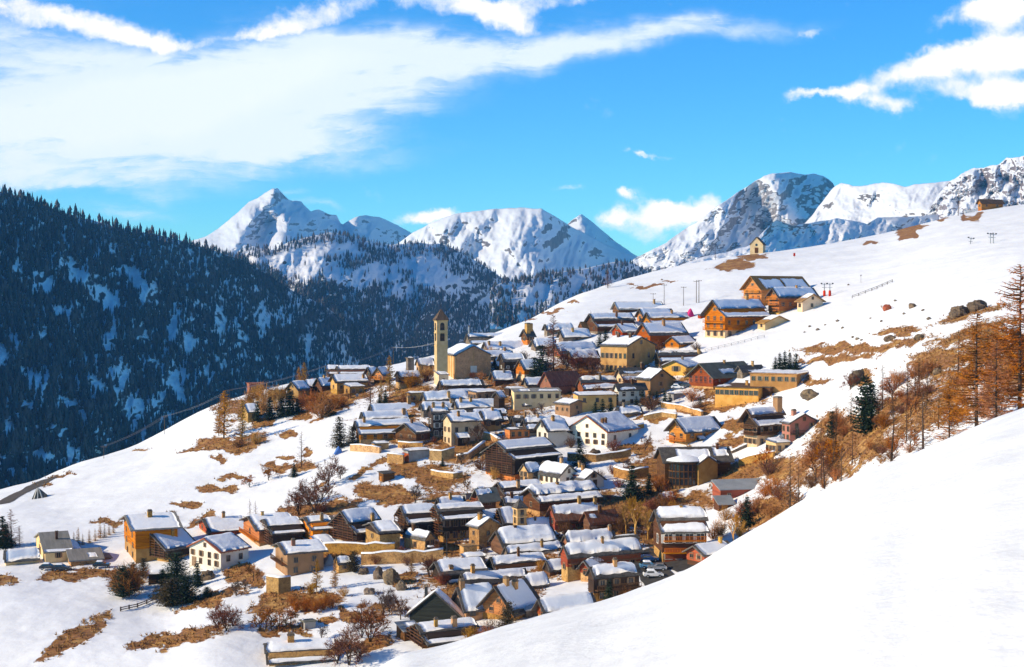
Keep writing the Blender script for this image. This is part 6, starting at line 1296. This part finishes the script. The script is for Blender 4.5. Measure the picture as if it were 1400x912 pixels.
# low bare brush in the gaps between the houses
vp = [(440,545),(560,515),(700,470),(830,440),(960,470),(1030,540),(1000,640),(930,690),(880,760),(740,800),(600,790),(520,760),(620,700),(680,680),(600,640),(520,620)]
poly = vp; cnt = 0
while cnt < 120:
    x, y = rt.uniform(440, 1030), rt.uniform(440, 800)
    if not inside(x, y): continue
    X, Y, Z = hit(x, y); bad = False
    for (fx, fy, c_, s_, L_, W_) in FOOT:
        u = (X-fx)*c_+(Y-fy)*s_; v = -(X-fx)*s_+(Y-fy)*c_
        if -1 < u < L_+1 and -1.5 < v < W_+1: bad = True; break
    if bad: continue
    cnt += 1; T(rt.choice(('bushbrown', 'bushyellow', 'bush', 'bushred', 'barered', 'baregrey', 'bushbrown')), x, y, rt.uniform(9, 22), 'low bare brush growing in a gap between the village houses', 'brush between the village houses')
# dry grass on the bare ground
r = np.random.default_rng(8); idx = np.nonzero((gv.ravel() > .45) & (GY.ravel() > 200) & (GY.ravel() < 560))[0]
pk = r.choice(idx, 20000); gp = np.stack([GX.ravel()[pk]+r.normal(0, .5, len(pk)), GY.ravel()[pk]+r.normal(0, .4, len(pk)), GZ.ravel()[pk]-.05], -1)
nbld = 4; k = len(pk); V_ = np.zeros((k, nbld, 3, 3))
for b_ in range(nbld):
    an = r.random(k)*6.28; ln = r.uniform(.25, .8, k); w_ = r.uniform(.08, .2, k); tl = r.normal(0, .35, (k, 2))
    V_[:, b_, 0] = gp+np.stack([np.cos(an)*w_, np.sin(an)*w_, 0*an], -1); V_[:, b_, 1] = gp-np.stack([np.cos(an)*w_, np.sin(an)*w_, 0*an], -1); V_[:, b_, 2] = gp+np.stack([tl[:, 0], tl[:, 1], ln], -1)
go = link('dry_grass', np_mesh('dry_grass', V_.reshape(-1, 3), np.arange(k*nbld*3).reshape(-1, 3), M('dry_grass', (.48, .24, .065), (.25, .11, .035), scale=.3), smooth=False)); tag(go, 'dry brown grass on the bare banks', 'grass', kind='stuff')
# ---------------------------------------------------------------- sky, sun, camera
SUN_EL, SUN_AZ = 25.0, -105.0        # azimuth from +Y towards +X
w = bpy.data.worlds.new('World'); sc.world = w; w.use_nodes = True
t = NT(w.node_tree); bg = t.n['Background']; bg.inputs['Strength'].default_value = .11
sky = t.new('ShaderNodeTexSky'); sky.sky_type = 'NISHITA'; sky.sun_disc = False
sky.sun_elevation = R(SUN_EL); sky.sun_rotation = R(SUN_AZ % 360); sky.altitude = 2000; sky.air_density = 1.15; sky.dust_density = .25; sky.ozone_density = 2.2
tc = t.new('ShaderNodeTexCoord'); sx = t.new('ShaderNodeSeparateXYZ'); t.put(sx.inputs[0], tc.outputs['Generated'])
dy = t.math('MAXIMUM', sx.outputs[1], .02)
U = t.math('DIVIDE', sx.outputs[0], dy); V = t.math('DIVIDE', sx.outputs[2], dy)
def uv(px, py):
    a, b, c = ray(px, py); return a/b, c/b
cx = t.new('ShaderNodeCombineXYZ'); t.put(cx.inputs[0], U); t.put(cx.inputs[1], V)
vec = cx.outputs[0]
wob = t.math('MULTIPLY_ADD', t.noise(vec, 9, 5, .6), .05, -.025); wob2 = t.math('MULTIPLY_ADD', t.noise(t.vmath('ADD', vec, (3.1, 1.7, 0)), 7, 5, .6), .10, -.05)
Uw = t.math('ADD', U, wob2); Vw = t.math('ADD', V, wob)
def blob(px, py, rx, ry, turn, s, UU=Uw, VV=Vw):
    u0, v0 = uv(px, py); th = R(-turn)
    du = t.math('SUBTRACT', UU, u0); dv = t.math('SUBTRACT', VV, v0)
    p = t.math('ADD', t.math('MULTIPLY', du, cos(th)/(rx/F)), t.math('MULTIPLY', dv, sin(th)/(rx/F)))
    q = t.math('ADD', t.math('MULTIPLY', du, -sin(th)/(ry/F)), t.math('MULTIPLY', dv, cos(th)/(ry/F)))
    d = t.math('ADD', t.math('MULTIPLY', p, p), t.math('MULTIPLY', q, q))
    e = t.math('EXPONENT', t.math('MULTIPLY', d, -1.0))
    return t.math('MULTIPLY', e, s)
Us = t.math('ADD', U, t.math('MULTIPLY_ADD', t.noise(vec, 22, 6, .65), .05, -.025)); Vs = t.math('ADD', V, t.math('MULTIPLY_ADD', t.noise(t.vmath('ADD', vec, (5.2, 2.2, 0)), 26, 6, .65), .026, -.013))
def total(L, **k):
    r = None
    for a in L:
        b = blob(*a, **k); r = b if r is None else t.math('ADD', r, b)
    return r
CIR = [(60,120,420,150,0,.30),(60,170,280,70,0,1.15),(260,135,270,60,-6,1.0),(420,95,230,40,-7,.8),(620,75,330,26,-5,.9),(900,52,190,14,-5,.62),(380,200,170,22,3,.42),(90,240,230,16,2,.42),(120,262,90,9,3,.5),(300,178,220,34,4,.5),(470,150,140,34,-12,.4),(40,60,170,44,12,.55),(440,274,60,6,4,.4),(180,290,70,8,0,.35),(420,258,26,5,0,.3)]
CUM = [(60,18,90,22,14,.95),(160,45,85,17,15,.8),(250,58,60,11,4,.6),(420,22,100,22,-14,.85),(370,45,60,10,-10,.6),(620,8,110,20,8,.85),(700,35,60,18,25,.8),(760,2,80,12,0,.7),(1110,43,26,10,0,.9),(1360,15,75,20,-4,1.0),(1390,5,60,25,0,.9),(1250,92,105,18,-14,1.0),(1350,80,90,24,-6,1.1),(1390,65,50,26,0,.9),(1330,125,90,16,2,.95),(1390,130,50,16,0,.9),(1215,140,55,13,4,.85),(1110,130,45,8,-8,.75),(1160,125,40,9,-4,.6),
 (870,209,20,5,5,.85),(905,214,28,4,6,.5),(771,256,22,7,-8,.75),(862,261,17,9,4,1.0),(915,292,52,19,-4,1.25),(960,290,45,12,-5,.75),(835,300,32,15,-6,.95),(600,294,32,12,-14,1.0),(580,302,45,10,-5,.7),(975,272,30,8,0,.45),(880,322,70,16,0,.5)]
n1 = t.noise(t.vmath('MULTIPLY', vec, (5.5, 22, 1)), 1.3, 8, .62, .4); n2 = t.noise(vec, 24, 9, .6, .25); n3 = t.noise(t.vmath('MULTIPLY', t.vmath('ADD', vec, t.vmath('MULTIPLY', (1, 1, 0), t.math('MULTIPLY', n1, .06))), (7, 34, 1)), 1.7, 8, .66)
cir = t.math('MULTIPLY', total(CIR), t.math('MULTIPLY_ADD', n1, 2.3, -.22)); cir = t.math('MULTIPLY', cir, t.math('MULTIPLY_ADD', n3, 2.6, -.25))
cir = t.math('ADD', t.math('MULTIPLY', t.ramp(cir, .10, 1.25), .92), t.math('MULTIPLY', t.ramp(total(CIR[1:4]), .8, 2.2), .2))
cs = t.math('ADD', total(CUM, UU=Us, VV=Vs), t.math('MULTIPLY_ADD', n2, 2.0, -1.15))
cum = t.ramp(t.math('ADD', cs, t.math('MULTIPLY_ADD', t.noise(vec, 60, 6, .65), .7, -.35)), .12, .95)
front = t.ramp(sx.outputs[1], .05, .2)
cov = t.math('MULTIPLY', t.math('MAXIMUM', cir, t.math('MULTIPLY', cum, .96)), front, clamp=True)
shade = t.ramp(t.math('ADD', cs, t.math('MULTIPLY', n2, .3)), .3, 1.2)
# clear winter air: the blue of the sky, deeper higher up and paler low down
tint = t.mix(t.ramp(V, -.02, .22, False), (.70, 1.55, 1.75), (.17, 1.05, 1.85))
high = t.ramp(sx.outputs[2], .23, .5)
tint = t.mix(high, tint, (.055, .38, .74))  # unseen sky overhead darkened to cut fill light and deepen shadows
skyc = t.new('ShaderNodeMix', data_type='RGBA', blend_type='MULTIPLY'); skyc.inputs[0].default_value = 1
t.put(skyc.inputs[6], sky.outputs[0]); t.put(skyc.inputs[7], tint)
CLOUD = 12.0
cl = t.mix(shade, (CLOUD*.96, CLOUD*.97, CLOUD), (CLOUD*1.25, CLOUD*1.1, CLOUD*1.02))
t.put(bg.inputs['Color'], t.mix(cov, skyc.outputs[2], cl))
L = bpy.data.lights.new('sun', 'SUN'); L.energy = 5.0; L.angle = R(.5); L.color = (1, .85, .62)
so = bpy.data.objects.new('sun', L); COL.objects.link(so)
az, el = R(SUN_AZ), R(SUN_EL)
so.rotation_euler = Vector((sin(az)*cos(el), cos(az)*cos(el), sin(el))).to_track_quat('Z', 'Y').to_euler()
cam = bpy.data.cameras.new('camera'); cam.sensor_width = 36; cam.lens = 36*F/1400; cam.clip_start = .3; cam.clip_end = 40000
co = bpy.data.objects.new('camera', cam); COL.objects.link(co); co.rotation_euler = (pi/2-TH, 0, 0); sc.camera = co
HAZE = 5.2e-5
if HAZE:
    hb = MB().box(-9000, 9000, -60, 13500, -1500, 3200)
    hm = bpy.data.materials.new('haze'); hm.use_nodes = True; ht = NT(hm.node_tree); ht.n.remove(ht.n['Principled BSDF'])
    pv = ht.new('ShaderNodeVolumePrincipled'); pv.inputs['Density'].default_value = HAZE; pv.inputs['Color'].default_value = (.17, .52, 1, 1); pv.inputs['Anisotropy'].default_value = .0
    ht.put(ht.n['Material Output'].inputs['Volume'], pv.outputs[0])
    tag(hb.build('haze', hm), kind='stuff')
sc.view_settings.view_transform = 'Standard'; sc.view_settings.look = 'None'; sc.view_settings.exposure = .42; sc.view_settings.gamma = 1; sc.view_settings.use_curve_mapping = False
sc.render.engine = 'CYCLES'; sc.cycles.use_denoising = True; sc.cycles.max_bounces = 6; sc.cycles.diffuse_bounces = 3; sc.cycles.volume_bounces = 0; sc.cycles.transparent_max_bounces = 6
sc.cycles.use_adaptive_sampling = True; sc.cycles.adaptive_threshold = .02
